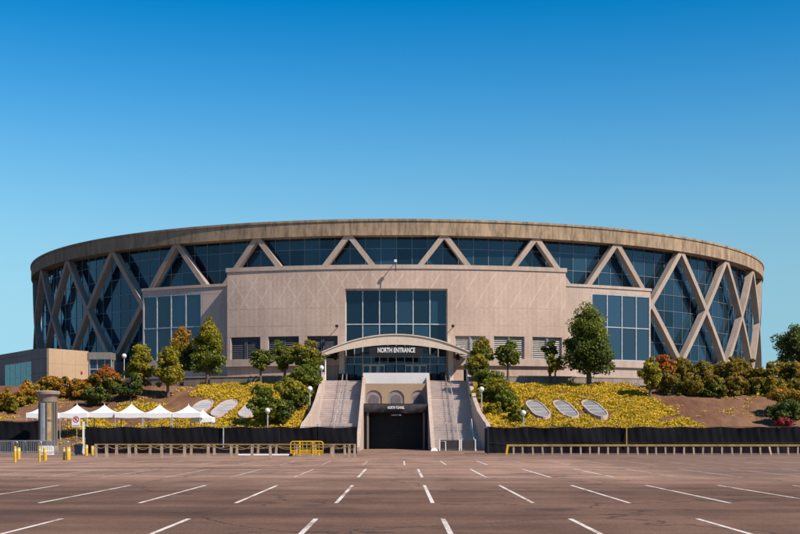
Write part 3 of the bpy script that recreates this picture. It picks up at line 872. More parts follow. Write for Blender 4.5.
# ------------------------------------------------------------------ stairs, tunnel and their walls
FLIGHTS = [(124.0, 131.0, 0.0, 2.8), (133.0, 140.0, 2.8, 5.6), (141.5, 148.0, 5.6, 8.18)]
def staircase(s, label):
    t = thing('staircase', (CX + s * 6.4, 124, 0), label, 'staircase', 'entrance staircases')
    xin = lambda d: CX + s * 3.98
    xout = lambda d: CX + s * (half_width(d) + 0.02)
    for d0, d1, z0, z1 in FLIGHTS:
        n = int(round((z1 - z0) / 0.16)); b = MB()
        for k in range(n):
            y0 = d0 + (d1 - d0) * k / n; y1 = d1
            zz0, zz1 = z0 + (z1 - z0) * k / n, z0 + (z1 - z0) * (k + 1) / n
            a, c = sorted((xin(y0), xout(y0)))
            b.box(a, c, y0 + 0.07, d0 + (d1 - d0) * (k + 1) / n + 0.04, zz0 - 0.05, zz1 - 0.06)
            b.box(a, c, y0, d0 + (d1 - d0) * (k + 1) / n + 0.03, zz1 - 0.06, zz1)
        b.build('flight', 'stair', t)
        a, c = sorted((CX + s * 3.98, CX + s * half_width(d0)))
        # solid mass under the flight
        b = MB(); b.hexa([(a, d0 + 0.2, -0.1), (c, d0 + 0.2, -0.1), (c, d1, -0.1), (a, d1, -0.1)], [(a, d0 + 0.2, z0 - 0.06), (c, d0 + 0.2, z0 - 0.06), (c, d1, z1 - 0.2), (a, d1, z1 - 0.2)])
        b.build('flight_core', 'stair', t)
    for d0, d1, z in ((131.0, 133.04, 2.8), (140.0, 141.54, 5.6), (148.0, 149.8, 8.17)):
        a, c = sorted((xin(d0), xout(d0)))
        one('landing', 'stair', lambda b: b.box(a, c, d0 + 0.05, d1, z - 0.6, z - 0.004), t)
    # outer wall, following the flare
    b = MB()
    pts = [121.2 + 0.7 * k for k in range(41)]
    sec = []
    for d in pts:
        x0 = CX + s * half_width(d); x1 = x0 + s * 0.42
        zt = 9.4 + 0.265 * (d - 148) if d < 148 else 9.4
        zt = min(zt, 1.0 + (d - 121.2) * 0.9) if d < 123.2 else zt
        sec.append([(x0, d, -0.1), (x0, d, zt), (x1, d, zt), (x1, d, -0.1)])
    for q in sec: b.v += q
    for k in range(len(sec) - 1):
        for q in range(4):
            q2 = (q + 1) % 4
            b.f.append((4 * k + q, 4 * k + 4 + q, 4 * k + 4 + q2, 4 * k + q2)); b.m.append(0)
    b.f.append((0, 1, 2, 3)); b.m.append(0); e = 4 * (len(sec) - 1); b.f.append((e + 3, e + 2, e + 1, e)); b.m.append(0)
    b.build('side_wall', 'conc', t, True)
    # handrails down the middle
    def stz(d):
        for d0, d1, z0, z1 in FLIGHTS:
            if d < d0: return z0
            if d <= d1: return z0 + (z1 - z0) * (d - d0) / (d1 - d0)
        return 8.18
    for xr in (6.0, 6.5):
        x = CX + s * xr
        ds = [124, 131, 133, 140, 141.5, 148, 149]
        b = MB(); b.tube([(x, d, stz(d) + 0.95) for d in ds], 0.04, 6)
        for d in (124, 126.3, 128.6, 131, 133, 135.3, 137.6, 140, 141.5, 143.6, 145.8, 148, 149): b.tube([(x, d, stz(d)), (x, d, stz(d) + 0.95)], 0.03, 6)
        b.build('handrail', 'rail' if (xr > 6.2) else 'steel', t, True)
    x = CX + s * 8.0
    b = MB(); b.tube([(x, 128.5, 1.9), (x, 128.5, 3.1), (x, 127.9, 3.25), (x, 124, 1.3), (x, 123.4, 1.1), (x, 123.4, 0)], 0.05, 6)
    b.build('wall_rail', 'rail', t, True)
    return t
staircase(-1, 'wide concrete staircase on the left of the dark tunnel, partly behind the black fence')
staircase(1, 'wide concrete staircase on the right of the dark tunnel with a white rail')

tn = thing('tunnel_entrance', (CX, 134, 0), 'dark tunnel entrance with roller door between the two staircases', 'tunnel')
for s in (-1, 1):
    xi, xo = CX + s * 3.56, CX + s * 3.96
    b = MB()
    prof = [(121.0, 0.0), (121.0, 0.35), (144.6, 8.95), (150.0, 8.95)]
    low = -0.1
    sec = [[(xi, d, low), (xi, d, z), (xo, d, z), (xo, d, low)] for d, z in prof[1:]]
    for q in sec: b.v += q
    for k in range(len(sec) - 1):
        for q in range(4):
            q2 = (q + 1) % 4
            b.f.append((4 * k + q, 4 * k + 4 + q, 4 * k + 4 + q2, 4 * k + q2)); b.m.append(0)
    b.f.append((0, 1, 2, 3)); b.m.append(0); e = 4 * (len(sec) - 1); b.f.append((e + 3, e + 2, e + 1, e)); b.m.append(0)
    b.build('side_wall', 'conc', tn)
xL, xR = CX - 3.55, CX + 3.55
one('lintel', 'black', lambda b: b.box(xL, xR, 134.0, 134.6, 4.05, 5.05), tn)
for s in (-1, 1):
    one('jamb', 'dark_conc', lambda b: b.box(*sorted((CX + s * 3.0, CX + s * 3.2)), 134.1, 134.7, -0.05, 4.05), tn)
    one('portal_side', 'black', lambda b: b.box(*sorted((CX + s * 3.2, CX + s * 3.55)), 134.3, 136.9, -0.05, 4.05), tn)
one('portal_roof', 'conc_grey', lambda b: b.box(xL, xR, 134.6, 143.0, 4.75, 5.02), tn)
door = MB(); door.box(xL, xR, 136.55, 136.8, -0.05, 4.75)
dr = door.build('roller_door', 'door', tn); WLOC[dr.name] = Vector((CX, 134, 0))
for k in range(13):
    one('slat', 'door', lambda b: b.box(CX - 3.0, CX + 3.0, 136.46, 136.56, 0.03 + 0.345 * k, 0.34 + 0.345 * k), dr)
# drooping dark cloth over the opening
b = MB(); n = 40; rows = 6
for j in range(rows + 1):
    for k in range(n + 1):
        u = k / n
        x = xL + 0.05 + (xR - xL - 0.1) * u
        sag = 0.75 + 0.22 * sin(pi * u) + 0.10 * sin(u * 9.0 + 1)
        z = 4.98 - sag * j / rows
        y = 133.9 - 0.14 * sin(pi * j / rows) - 0.05 * sin(u * 21 + j) - 0.02 * sin(u * 53)
        b.v.append((x, y, z))
for j in range(rows):
    for k in range(n):
        a = j * (n + 1) + k
        b.f.append((a, a + 1, a + n + 2, a + n + 1)); b.m.append(0)
b.build('valance', 'tarp', tn, True)
text_mesh('lettering', 'NORTH TUNNEL', 0.40, (PX(396, 133.6), 133.62, 4.58), 'white', tn, 1.85, 0.02, 0.012)
one('clearance_plate', 'arch_fill', lambda b: b.box(CX - 0.5, CX + 0.62, 134.02, 134.06, 3.72, 3.86), tn)
# tan wall with three arches above the tunnel
yA = 141.0
def arch_pts(cx, w, z0, zs, top, n=14):
    return [(cx - w, z0), (cx + w, z0)] + [(cx + w * cos(pi * k / n), zs + (top - zs) * sin(pi * k / n)) for k in range(n + 1)]
zA0, zA1 = 5.02, 7.55
arches = [(PX(373.7, yA), 0.95), (PX(396, yA), 0.95), (PX(419, yA), 0.95)]
b = MB(); b.box(xL, xR, yA + 0.25, yA + 0.5, zA0, zA1)
aw = b.build('arch_wall_back', 'arch_wall', tn); WLOC[aw.name] = Vector((CX, 134, 0))
zs, zt = 5.9, 6.78
b = MB()
edges = [xL] + [e for cx, w in arches for e in (cx - w, cx + w)] + [xR]
for i in range(0, len(edges), 2):
    b.box(edges[i], edges[i + 1], yA, yA + 0.25, zA0, zt)
b.box(xL, xR, yA, yA + 0.25, zt, zA1)
for cx, w in arches:
    n = 14
    for k in range(n):
        a0, a1 = pi * k / n, pi * (k + 1) / n
        p0 = (cx + w * cos(a0), zs + (zt - zs) * sin(a0)); p1 = (cx + w * cos(a1), zs + (zt - zs) * sin(a1))
        b.prism([p1, p0, (p0[0], zt + 0.001), (p1[0], zt + 0.001)], yA, yA + 0.249)
b.build('arch_wall', 'arch_wall', tn)
for cx, w in arches:
    one('arch_panel', 'arch_fill', lambda b: b.prism(arch_pts(cx, w * 0.99, zA0, zs, zt * 0.999), yA + 0.13, yA + 0.24), tn)
    one('arch_inset', 'arch_dark', lambda b: b.prism(arch_pts(cx, w * 0.62, zA0, zs - 0.15, zs + 0.35), yA + 0.10, yA + 0.128), tn)
one('parapet', 'white_wall', lambda b: b.box(xL - 0.3, xR + 0.3, 143.0, 143.35, 7.0, 8.9), tn)
one('parapet_floor', 'conc_grey', lambda b: b.box(xL, xR, 143.35, 149.0, 7.6, 8.15), tn)
one('white_footing', 'white', lambda b: b.hexa([(CX + 3.5, 120.4, 0), (CX + 4.25, 120.4, 0), (CX + 4.25, 121.1, 0), (CX + 3.5, 121.1, 0)], [(CX + 3.65, 120.5, 0.3), (CX + 4.05, 120.5, 0.3), (CX + 4.05, 121.0, 0.3), (CX + 3.65, 121.0, 0.3)]), tn)

# low screen at the foot of the right-hand stairs
gt = thing('low_gate', (5.6, 121.5, 0), 'low dark gate panels between white posts below the right staircase', 'gate')
for x0, x1 in ((3.98, 5.95), (6.15, 7.55)):
    one('panel', 'tarp', lambda b: b.box(x0, x1, 121.5, 121.56, 0.22, 1.08), gt)
    for x in (x0, x1): one('post', 'white', lambda b: b.box(x - 0.05, x + 0.05, 121.42, 121.64, 0, 1.15), gt)
one('base_kerb', 'conc', lambda b: b.box(3.9, 7.7, 121.66, 122.0, 0, 0.2), gt)
one('low_rail', 'white', lambda b: b.tube([(3.95, 121.0, 0), (3.95, 121.0, 0.95), (4.55, 121.0, 0.95), (4.55, 121.0, 0)], 0.05, 6), gt)

# things standing at the top of the stairs
for i, (px, w, zt, lab) in enumerate(((341.5, 0.45, 9.1, 'black bin at the top of the left staircase, by the post'), (352.5, 0.55, 9.05, 'black bin at the top of the left staircase, next to the tunnel wall'),
                                      (433.5, 0.6, 9.1, 'wide black bin at the top of the right staircase, next to the tunnel wall'), (442.8, 0.4, 9.3, 'tall black bin in the middle of the right staircase top'),
                                      (467.0, 0.42, 9.6, 'tall black bin against the right staircase side wall'))):
    x = PX(px, 149.0)
    t = thing('litter_bin', (x, 149.0, 8.2), lab, 'bin', 'bins at the stair tops')
    one('body', 'black', lambda b: b.lathe((x, 149.0), [(w * 0.85, 8.2), (w, 8.3), (w, zt - 0.12)], 14), t, True)
    one('lid', 'black', lambda b: b.lathe((x, 149.0), [(w * 1.06, zt - 0.11), (w * 1.06, zt - 0.04), (w * 0.5, zt)], 14), t, True)

# retaining walls along the terrace
for s, lab in ((-1, 'low grey concrete retaining wall on the terrace edge left of the entrance'), (1, 'low grey concrete retaining wall on the terrace edge right of the entrance')):
    t = thing('retaining_wall', (CX + s * 25, 151, 7.2), lab, 'wall', 'terrace retaining walls')
    a = 6.75
    i = 0
    while a < 42:
        b_ = min(a + 2.9, 42)
        one('wall_section', 'conc_grey', lambda b: b.arc(74.45, 74.85, min(s * (a + 0.025), s * b_), max(s * (a + 0.025), s * b_), 6.6, 8.72, 3), t)
        a = b_
    one('coping', 'conc', lambda b: b.arc(74.4, 74.92, min(s * 6.75, s * 42), max(s * 6.75, s * 42), 8.72, 8.84, 36), t)

# ------------------------------------------------------------------ screened fences and rails
FD = 103.0
def fence(name, x0, x1, d, lab, top=2.3, step=3.3):
    t = thing('screened_fence', ((x0 + x1) / 2, d, 0), lab, 'fence', 'black screened fences')
    n = max(1, int(round((x1 - x0) / step)))
    for k in range(n):
        a0 = x0 + (x1 - x0) * k / n + 0.012; a1 = x0 + (x1 - x0) * (k + 1) / n - 0.012
        b = MB(); m, rr = 24, 6; ph = random.uniform(0, 6)
        for side, yo in ((0, 0.0), (1, 0.012)):
            for j in range(rr + 1):
                for i in range(m + 1):
                    u, v = i / m, j / rr
                    bulge = 0.16 * sin(pi * u) * sin(pi * v) * sin(ph) + 0.035 * sin(u * 17 + ph) * v + 0.03 * sin(u * 31 + 3 * ph + v * 4)
                    b.v.append((a0 + (a1 - a0) * u, d + yo + bulge, 0.06 + (top - 0.08) * v - 0.06 * sin(pi * u) ** 2 * (v > 0.9)))
        q = (m + 1) * (rr + 1)
        for side in (0, 1):
            for j in range(rr):
                for i in range(m):
                    a = side * q + j * (m + 1) + i
                    f = (a, a + 1, a + m + 2, a + m + 1)
                    b.f.append(f if side == 0 else f[::-1]); b.m.append(0)
        b.build('screen_panel', 'screen', t, True, )
    for k in range(n + 1):
        x = x0 + (x1 - x0) * k / n
        one('post', 'black', lambda b: b.tube([(x, d + 0.06, 0), (x, d + 0.06, top + 0.04)], 0.035, 8), t)
    one('top_rail', 'black', lambda b: b.tube([(x0, d + 0.07, top), (x1, d + 0.07, top)], 0.025, 6), t)
    one('mid_rail', 'black', lambda b: b.tube([(x0, d - 0.03, 0.95), (x1, d - 0.03, 0.95)], 0.018, 6), t)
    return t
fl = fence('l', -26.7, -3.68, FD, 'long black screened fence left of the tunnel, behind the rope posts')
fr = fence('r', 7.50, 47.0, FD, 'long black screened fence right of the tunnel, behind the yellow guard rail')
fence('f', -48.0, -33.6, 113.0, 'short black screened fence at the far left beyond the round pillar', 2.9, 3.6)
one('end_post', 'white', lambda b: b.box(-26.98, -26.82, FD - 0.05, FD + 0.1, 0, 2.75), fl)
one('pale_strip', 'frame', lambda b: b.box(PX(223.6, FD) - 0.05, PX(223.6, FD) + 0.05, FD - 0.11, FD - 0.08, 0.5, 2.28), fl)
one('pale_strip', 'ochre', lambda b: b.box(PX(626.5, FD) - 0.05, PX(626.5, FD) + 0.05, FD - 0.11, FD - 0.08, 0.7, 2.3), fr)
one('end_post', 'blue', lambda b: b.tube([(7.46, FD - 0.1, 0), (7.46, FD - 0.1, 2.36)], 0.07, 8), fr)
# side screen running back to the stairs
one('return_panel', 'screen', lambda b: b.box(7.40, 7.44, FD + 0.2, 106, 0.05, 2.2), fr)

rail = thing('guard_rail', (20, 99, 0), 'long low guard rail with ochre top and pale posts before the right fence', 'guard rail')
x = PX(507, 99.0)
one('top_rail', 'ochre', lambda b: b.hexa([(x, 98.9, 0.70), (46, 98.9, 0.70), (46, 99.1, 0.70), (x, 99.1, 0.70)], [(x, 98.9, 0.85), (46, 98.9, 0.85), (46, 99.1, 0.85), (x, 99.1, 0.85)]), rail)
one('end_leg', 'yellow', lambda b: b.hexa([(x - 0.14, 98.85, 0), (x + 0.02, 98.85, 0), (x + 0.02, 99.1, 0), (x - 0.14, 99.1, 0)], [(x - 0.02, 98.85, 0.83), (x + 0.16, 98.85, 0.83), (x + 0.16, 99.12, 0.83), (x - 0.02, 99.12, 0.83)]), rail)
k = 0
xx = x + 0.55
while xx < 45.8:
    ln = random.uniform(-0.02, 0.06); ex = 0.5 if k in (27, 32) else 0.0
    b = MB()
    b.hexa([(xx - 0.07 + ln, 98.95 - ex, 0), (xx + 0.07 + ln, 98.95 - ex, 0), (xx + 0.07 + ln, 99.07 - ex, 0), (xx - 0.07 + ln, 99.07 - ex, 0)],
           [(xx - 0.07, 98.95, 0.70), (xx + 0.07, 98.95, 0.70), (xx + 0.07, 99.07, 0.70), (xx - 0.07, 99.07, 0.70)])
    b.build('post', 'wood', rail)
    xx += 0.765 * random.uniform(0.93, 1.08); k += 1

rope = thing('rope_barrier', (-15, 94, 0), 'wooden post barrier with sagging yellow ropes in front of left fence', 'barrier')
def post_row(pxs, d, top):
    tops = []
    for px in pxs:
        x = PX(px, d)
        ln = random.uniform(-0.05, 0.05)
        b = MB(); w = 0.10
        b.hexa([(x - w, d - w, 0), (x + w, d - w, 0), (x + w, d + w, 0), (x - w, d + w, 0)], [(x - w * .85 + ln, d - w, top), (x + w * .85 + ln, d - w, top), (x + w * .85 + ln, d + w, top), (x - w * .85 + ln, d + w, top)])
        b.build('post', 'wood', rope)
        tops.append((x + ln, d, top - 0.08))
    for p, q in zip(tops, tops[1:]):
        pts = []
        s = random.uniform(0.18, 0.34)
        for i in range(9):
            u = i / 8
            pts.append((p[0] + (q[0] - p[0]) * u, p[1] - 0.1, p[2] + (q[2] - p[2]) * u - s * 4 * u * (1 - u)))
        one('rope', 'rope', lambda b: b.tube(pts, 0.03, 5), rope)
        one('cross_rail', 'ochre', lambda b: b.tube([(p[0], p[1], p[2] + 0.05), (q[0], q[1], q[2] + 0.05)], 0.035, 5), rope)
post_row([96, 106.8, 129.3, 161.6, 184.5, 208, 231, 252, 270.5, 333, 349.6, 354.6], 89.0, 0.97)
post_row([116.6, 136, 150, 171, 191, 214.5, 237, 258, 276, 297, 316, 331.6, 345], 98.5, 0.84)

# yellow crowd barrier
def barrier(x0, x1, d, lab, mat, group, ht=1.1, name='crowd_barrier', dz=0.0, rz=0.0, bars=9, rad=0.028):
    cx = (x0 + x1) / 2; w = (x1 - x0) / 2
    t = thing(name, (cx, d, dz), lab, 'barrier', group)
    t.rotation_euler = (0, 0, rz)
    def L(px_, z): return (cx + px_, d, dz + z)
    b = MB(); c = 0.16
    b.tube([L(-w, 0.22), L(-w, ht - c), L(-w + c * .3, ht - c * .3), L(-w + c, ht), L(w - c, ht), L(w - c * .3, ht - c * .3), L(w, ht - c), L(w, 0.22), L(-w, 0.22)], rad, 7)
    b.build('frame', mat, t, True)
    for k in range(1, bars):
        u = -w + 2 * w * k / bars
        one('bar', mat, lambda b: b.tube([L(u, 0.22), L(u, ht)], rad * 0.55, 5), t)
    for u in (-w + 0.3, w - 0.3):
        one('foot', mat, lambda b: b.tube([(cx + u, d - 0.38, dz + 0.02), (cx + u, d - 0.33, dz + 0.1), (cx + u, d, dz + 0.24), (cx + u, d + 0.33, dz + 0.1), (cx + u, d + 0.38, dz + 0.02)], rad, 6), t)
    return t
yb = barrier(PX(290.5, 93.5), PX(323, 93.5), 93.5, 'yellow metal crowd barrier in front of the black fence, left of the tunnel', 'yellow', None, 1.12, bars=8, rad=0.05)
one('cross_panel', 'yellow', lambda b: b.box(PX(291, 93.5), PX(322.5, 93.5), 93.47, 93.53, 0.34, 0.46), yb)
for px in (300, 313): one('leg', 'yellow', lambda b: b.box(PX(px, 93.5) - 0.06, PX(px, 93.5) + 0.06, 93.4, 93.6, 0, 1.1), yb)
p0, p1 = PX(239, 93), PX(290, 93)
wp = thing('fallen_pole', ((p0 + p1) / 2, 92.5, 0), 'long white pole lying on the asphalt beside the yellow crowd barrier', 'pole')
one('shaft', 'white', lambda b: b.tube([(p0, 92.6, 0.09), (p1, 92.4, 0.09)], 0.08, 10), wp, True)
one('end_cap', 'black', lambda b: b.tube([(p1, 92.4, 0.09), (p1 + 0.25, 92.39, 0.09)], 0.1, 10), wp)

# yellow bollards
BW = ['nearest yellow steel bollard at the far left edge', 'yellow bollard just behind the leftmost one', 'thin yellow bollard in front of the round pillar', 'yellow bollard in front of the round pillar, right one of the pair',
      'thin yellow bollard left of the thick one below the red and white sign', 'thick yellow bollard below the red and white sign', 'yellow bollard at the left end of the black fence', 'second yellow bollard at the left end of the black fence', 'thin third yellow bollard at the left end of the black fence']
for (px, yb_, yt_, r), lab in zip(((15.2, 462.6, 446.6, 0.075), (18.7, 459, 447.8, 0.12), (39.6, 462.3, 446.2, 0.07), (45.2, 460.6, 448.3, 0.12), (64, 460, 447.5, 0.07), (68.3, 460.1, 447.3, 0.15), (86.5, 455.9, 445, 0.12), (92.4, 455.4, 446, 0.12), (95.2, 455.2, 445.5, 0.07)), BW):
    d = FPX * CAMZ / (yb_ - HY); x = PX(px, d); h = (yb_ - yt_) * d / FPX
    t = thing('bollard', (x, d, 0), lab, 'bollard', 'yellow steel bollards at the lot entrance')
    one('post', 'yellow', lambda b: b.lathe((x, d), [(r, 0), (r, h - 0.04), (r * 0.8, h), (r * 0.3, h + 0.015)], 14), t, True)
    one('band', 'white', lambda b: b.lathe((x, d), [(r + 0.004, h * 0.74), (r + 0.004, h * 0.82)], 14), t, True)

# round kiosk pillar
kd = 110.0; kx = PX(48, kd)
kk = thing('round_pillar', (kx, kd, 0), 'tall round pillar with flared cap and worn posters beside the tents', 'pillar')
one('base', 'kiosk_cap', lambda b: b.lathe((kx, kd), [(0.98, 0), (0.98, 0.5), (0.86, 0.62)], 28), kk, True)
one('drum', 'kiosk', lambda b: b.lathe((kx, kd), [(0.77, 0.6), (0.77, 4.6)], 28), kk, True)
one('collar', 'kiosk_cap', lambda b: b.lathe((kx, kd), [(0.80, 4.6), (0.82, 4.66), (0.82, 5.05), (0.9, 5.15), (1.06, 5.3), (1.08, 5.52), (0.95, 5.6), (0.3, 5.66)], 28), kk, True)
for a in range(0, 360, 45):
    aa = R(a - 80)
    one('fin', 'dark_conc', lambda b: b.obox((kx + 0.80 * cos(aa), kd + 0.80 * sin(aa)), aa, (0.05, 0.035), 0.6, 4.6), kk)
for a0, a1, z0, z1, mt in ((-82, -52, 3.0, 4.5, 'poster'), (-82, -52, 1.0, 2.8, 'poster'), (-125, -93, 1.0, 4.5, 'frame'), (-168, -130, 1.0, 4.5, 'dark_conc')):
    b = MB(); n = 8
    for k in range(n):
        u0, u1 = R(a0 + (a1 - a0) * k / n), R(a0 + (a1 - a0) * (k + 1) / n)
        q = [(kx + r_ * cos(u), kd + r_ * sin(u)) for r_, u in ((0.772, u0), (0.785, u0), (0.785, u1), (0.772, u1))]
        b.hexa([(*p, z0) for p in q], [(*p, z1) for p in q])
    b.build('poster_panel', mt, kk)

# no-parking sign, bin
sd = 98.0; sx = PX(76, sd)
sgn = thing('parking_sign', (sx, sd, 0), 'white sign with a red crossed circle on a thin post', 'sign')
one('post', 'steel', lambda b: b.tube([(sx + 0.05, sd + 0.05, 0), (sx + 0.05, sd + 0.05, 3.2)], 0.035, 8), sgn)
zt, zb_ = PZ(415, sd), PZ(427, sd)
one('plate', 'white', lambda b: b.box(sx - 0.34, sx + 0.34, sd - 0.01, sd + 0.01, zb_, zt), sgn)
zc = zb_ + (zt - zb_) * 0.62
b = MB(); n = 24
for k in range(n):
    a0, a1 = 2 * pi * k / n, 2 * pi * (k + 1) / n
    b.prism([(sx + r_ * cos(a), zc + r_ * sin(a)) for r_, a in ((0.19, a0), (0.26, a0), (0.26, a1), (0.19, a1))], sd - 0.02, sd - 0.011)
b.prism([(sx - 0.19, zc + 0.13), (sx - 0.14, zc + 0.18), (sx + 0.19, zc - 0.13), (sx + 0.14, zc - 0.18)], sd - 0.026, sd - 0.0202)
b.build('crossed_circle', 'red', sgn)
text_mesh('letter', 'P', 0.32, (sx, sd - 0.015, zc), 'black', sgn, None, 0.003, 0.008)
one('bottom_bar', 'red', lambda b: b.box(sx - 0.26, sx + 0.26, sd - 0.02, sd - 0.011, zb_ + 0.08, zb_ + 0.13), sgn)
bx_ = PX(78.5, 97.0)
t = thing('wheeled_bin', (bx_, 97, 0), 'dark blue bin beside the red and white sign post', 'bin')
one('body', 'blue', lambda b: b.hexa([(bx_ - 0.22, 96.75, 0.05), (bx_ + 0.22, 96.75, 0.05), (bx_ + 0.22, 97.2, 0.05), (bx_ - 0.22, 97.2, 0.05)], [(bx_ - 0.28, 96.7, 0.8), (bx_ + 0.28, 96.7, 0.8), (bx_ + 0.28, 97.3, 0.8), (bx_ - 0.28, 97.3, 0.8)]), t)
one('lid', 'blue', lambda b: b.hexa([(bx_ - 0.30, 96.66, 0.81), (bx_ + 0.30, 96.66, 0.81), (bx_ + 0.30, 97.34, 0.81), (bx_ - 0.30, 97.34, 0.81)], [(bx_ - 0.28, 96.7, 0.86), (bx_ + 0.28, 96.7, 0.86), (bx_ + 0.28, 97.3, 0.9), (bx_ - 0.28, 97.3, 0.9)]), t)
for s in (-1, 1): one('wheel', 'black', lambda b: b.tube([(bx_ + s * 0.2, 97.2, 0.1), (bx_ + s * 0.26, 97.2, 0.1)], 0.1, 12), t)

# steel crowd barriers at the left edge
for i, (px, d, w, rz, lab) in enumerate(((3, 92, 2.2, 0.1, 'steel crowd barrier cut by the left edge of the picture'), (27, 93, 2.3, -0.05, 'steel crowd barrier left of the round pillar, front row'),
                                         (54, 95, 2.3, 0.12, 'steel crowd barrier right before the round pillar, front row'), (12, 101, 2.3, 0.0, 'steel crowd barrier at far left, back row'),
                                         (38, 102, 2.3, 0.25, 'steel crowd barrier touching the round pillar, back row'), (64, 104, 2.3, -0.2, 'steel crowd barrier behind the red and white sign, back row'))):
    x = PX(px, d); barrier(x - w / 2, x + w / 2, d, lab, 'steel', 'steel crowd barriers at the lot entrance', 1.15, rz=rz, bars=14, rad=0.024)
wb = thing('water_barrier', (PX(47, 99), 99, 0), 'low white plastic barrier block at the foot of the round pillar', 'barrier')
x = PX(47, 99.0)
one('body', 'white', lambda b: b.prism([(x - 0.55, 0.3), (x + 0.55, 0.3), (x + 0.50, 0.62), (x + 0.36, 0.75), (x - 0.36, 0.75), (x - 0.50, 0.62)], 98.8, 99.15), wb)
one('base', 'white', lambda b: b.box(x - 0.52, x + 0.52, 98.7, 99.25, 0, 0.3), wb)

# ------------------------------------------------------------------ tents
TL = ['leftmost white canopy tent, half behind the round pillar', 'white canopy tent just right of the round pillar', 'third white canopy tent from the left', 'fourth white canopy tent from the left', 'fifth white canopy tent from the left', 'sixth white canopy tent from the left, next to the low one']
def tent(cx, d, ez, pz, gz, lab, w=1.42):
    t = thing('canopy_tent', (cx, d, gz), lab, 'tent', 'white canopy tents in a row')
    b = MB(); n, m = 8, 8
    def P(u, v):
        # u around the square 0..4, v 0 at eave, 1 at peak
        s, f = int(u) % 4, u - int(u)
        c = [(-1, -1), (1, -1), (1, 1), (-1, 1)]
        a, e = c[s], c[(s + 1) % 4]
        x, y = a[0] + (e[0] - a[0]) * f, a[1] + (e[1] - a[1]) * f
        k = 1 - v
        z = ez + (pz - ez) * (v ** 1.9) - 0.09 * sin(pi * f) * (1 - v) - 0.10 * abs(sin(2 * pi * f)) * v * (1 - v)
        return (cx + x * w * k, d + y * w * k, z)
    NU = 32
    for j in range(m + 1):
        for i in range(NU):
            b.v.append(P(i * 4 / NU, min(j / m, 0.985)))
    for j in range(m):
        for i in range(NU):
            a = j * NU + i; c = j * NU + (i + 1) % NU
            b.f.append((a, c, c + NU, a + NU)); b.m.append(0)
    b.f.append(tuple(m * NU + i for i in range(NU))); b.m.append(0)
    b.build('roof', 'tent', t, True)
    b = MB()
    for (x0, y0), (x1, y1) in (((-1, -1), (1, -1)), ((1, -1), (1, 1)), ((1, 1), (-1, 1)), ((-1, 1), (-1, -1))):
        for i in range(6):
            f0, f1 = i / 6, (i + 1) / 6
            e0, e1 = ez - 0.06 * sin(pi * f0), ez - 0.06 * sin(pi * f1)
            q0 = (cx + (x0 + (x1 - x0) * f0) * w, d + (y0 + (y1 - y0) * f0) * w); q1 = (cx + (x0 + (x1 - x0) * f1) * w, d + (y0 + (y1 - y0) * f1) * w)
            b.face([(*q0, e0 - 0.5), (*q1, e1 - 0.5), (*q1, e1), (*q0, e0)])
    b.build('valance', 'tent', t, fix=False)
    for sx_, sy_ in ((-1, -1), (1, -1), (1, 1), (-1, 1)):
        one('leg', 'frame', lambda b: b.tube([(cx + sx_ * (w - 0.04), d + sy_ * (w - 0.04), gz - 0.4), (cx + sx_ * (w - 0.04), d + sy_ * (w - 0.04), ez)], 0.035, 6), t)
    one('finial', 'white', lambda b: b.tube([(cx, d, pz - 0.05), (cx, d, pz + 0.16)], 0.03, 6), t)
for px, lab in zip((44, 77.5, 104.5, 132, 160, 188.5), TL):
    d = 124.5
    tent(PX(px, d), d + random.uniform(-0.15, 0.15), PZ(412.8, d) + random.uniform(-0.05, 0.05), PZ(404.2, d) + random.uniform(-0.1, 0.1), 1.2, lab)
tent(PX(203, 126), 126.0, PZ(417.3, 126), PZ(410.0, 126), 1.5, 'low white canopy tent at the right end of the row', 1.1)
# ------------------------------------------------------------------ annex building at the left
an = thing('annex_building', (-46, 160, 7.5), 'low concrete annex with a sunlit tan end wall and teal window', 'building')
A_, B_, C_, D_, E_ = (-42.2, 163.8), (-45.9, 158.0), (-48.6, 160.0), (-56.4, 171.0), (-66.0, 190.0)
ZT = 12.85
def wall_seg(p, q, th, z0, z1, mat, name, parent=an, off=0.0):
    p, q = Vector(p), Vector(q); u = (q - p).normalized(); nn = Vector((u.y, -u.x))
    if nn.dot(Vector((0, -1))) < 0 and abs(nn.y) > 1e-3: nn = -nn
    p, q = p + nn * off, q + nn * off; p2, q2 = p - nn * th, q - nn * th
    return one(name, mat, lambda b: b.hexa([(*p, z0), (*q, z0), (*q2, z0), (*p2, z0)], [(*p, z1), (*q, z1), (*q2, z1), (*p2, z1)]), parent)
b = MB()
foot = [A_, B_, C_, D_, E_, (-52, 196), (-45.5, 178)]
b.v += [(x, y, 7.0) for x, y in foot] + [(x, y, ZT - 0.45) for x, y in foot]
n = len(foot)
b.f.append(tuple(range(n))); b.f.append(tuple(n + i for i in range(n))); b.m += [0, 0]
for i in range(n):
    j = (i + 1) % n
    if i == 2: continue
    b.f.append((i, j, n + j, n + i)); b.m.append(0)
b.build('body', 'dark_conc', an)
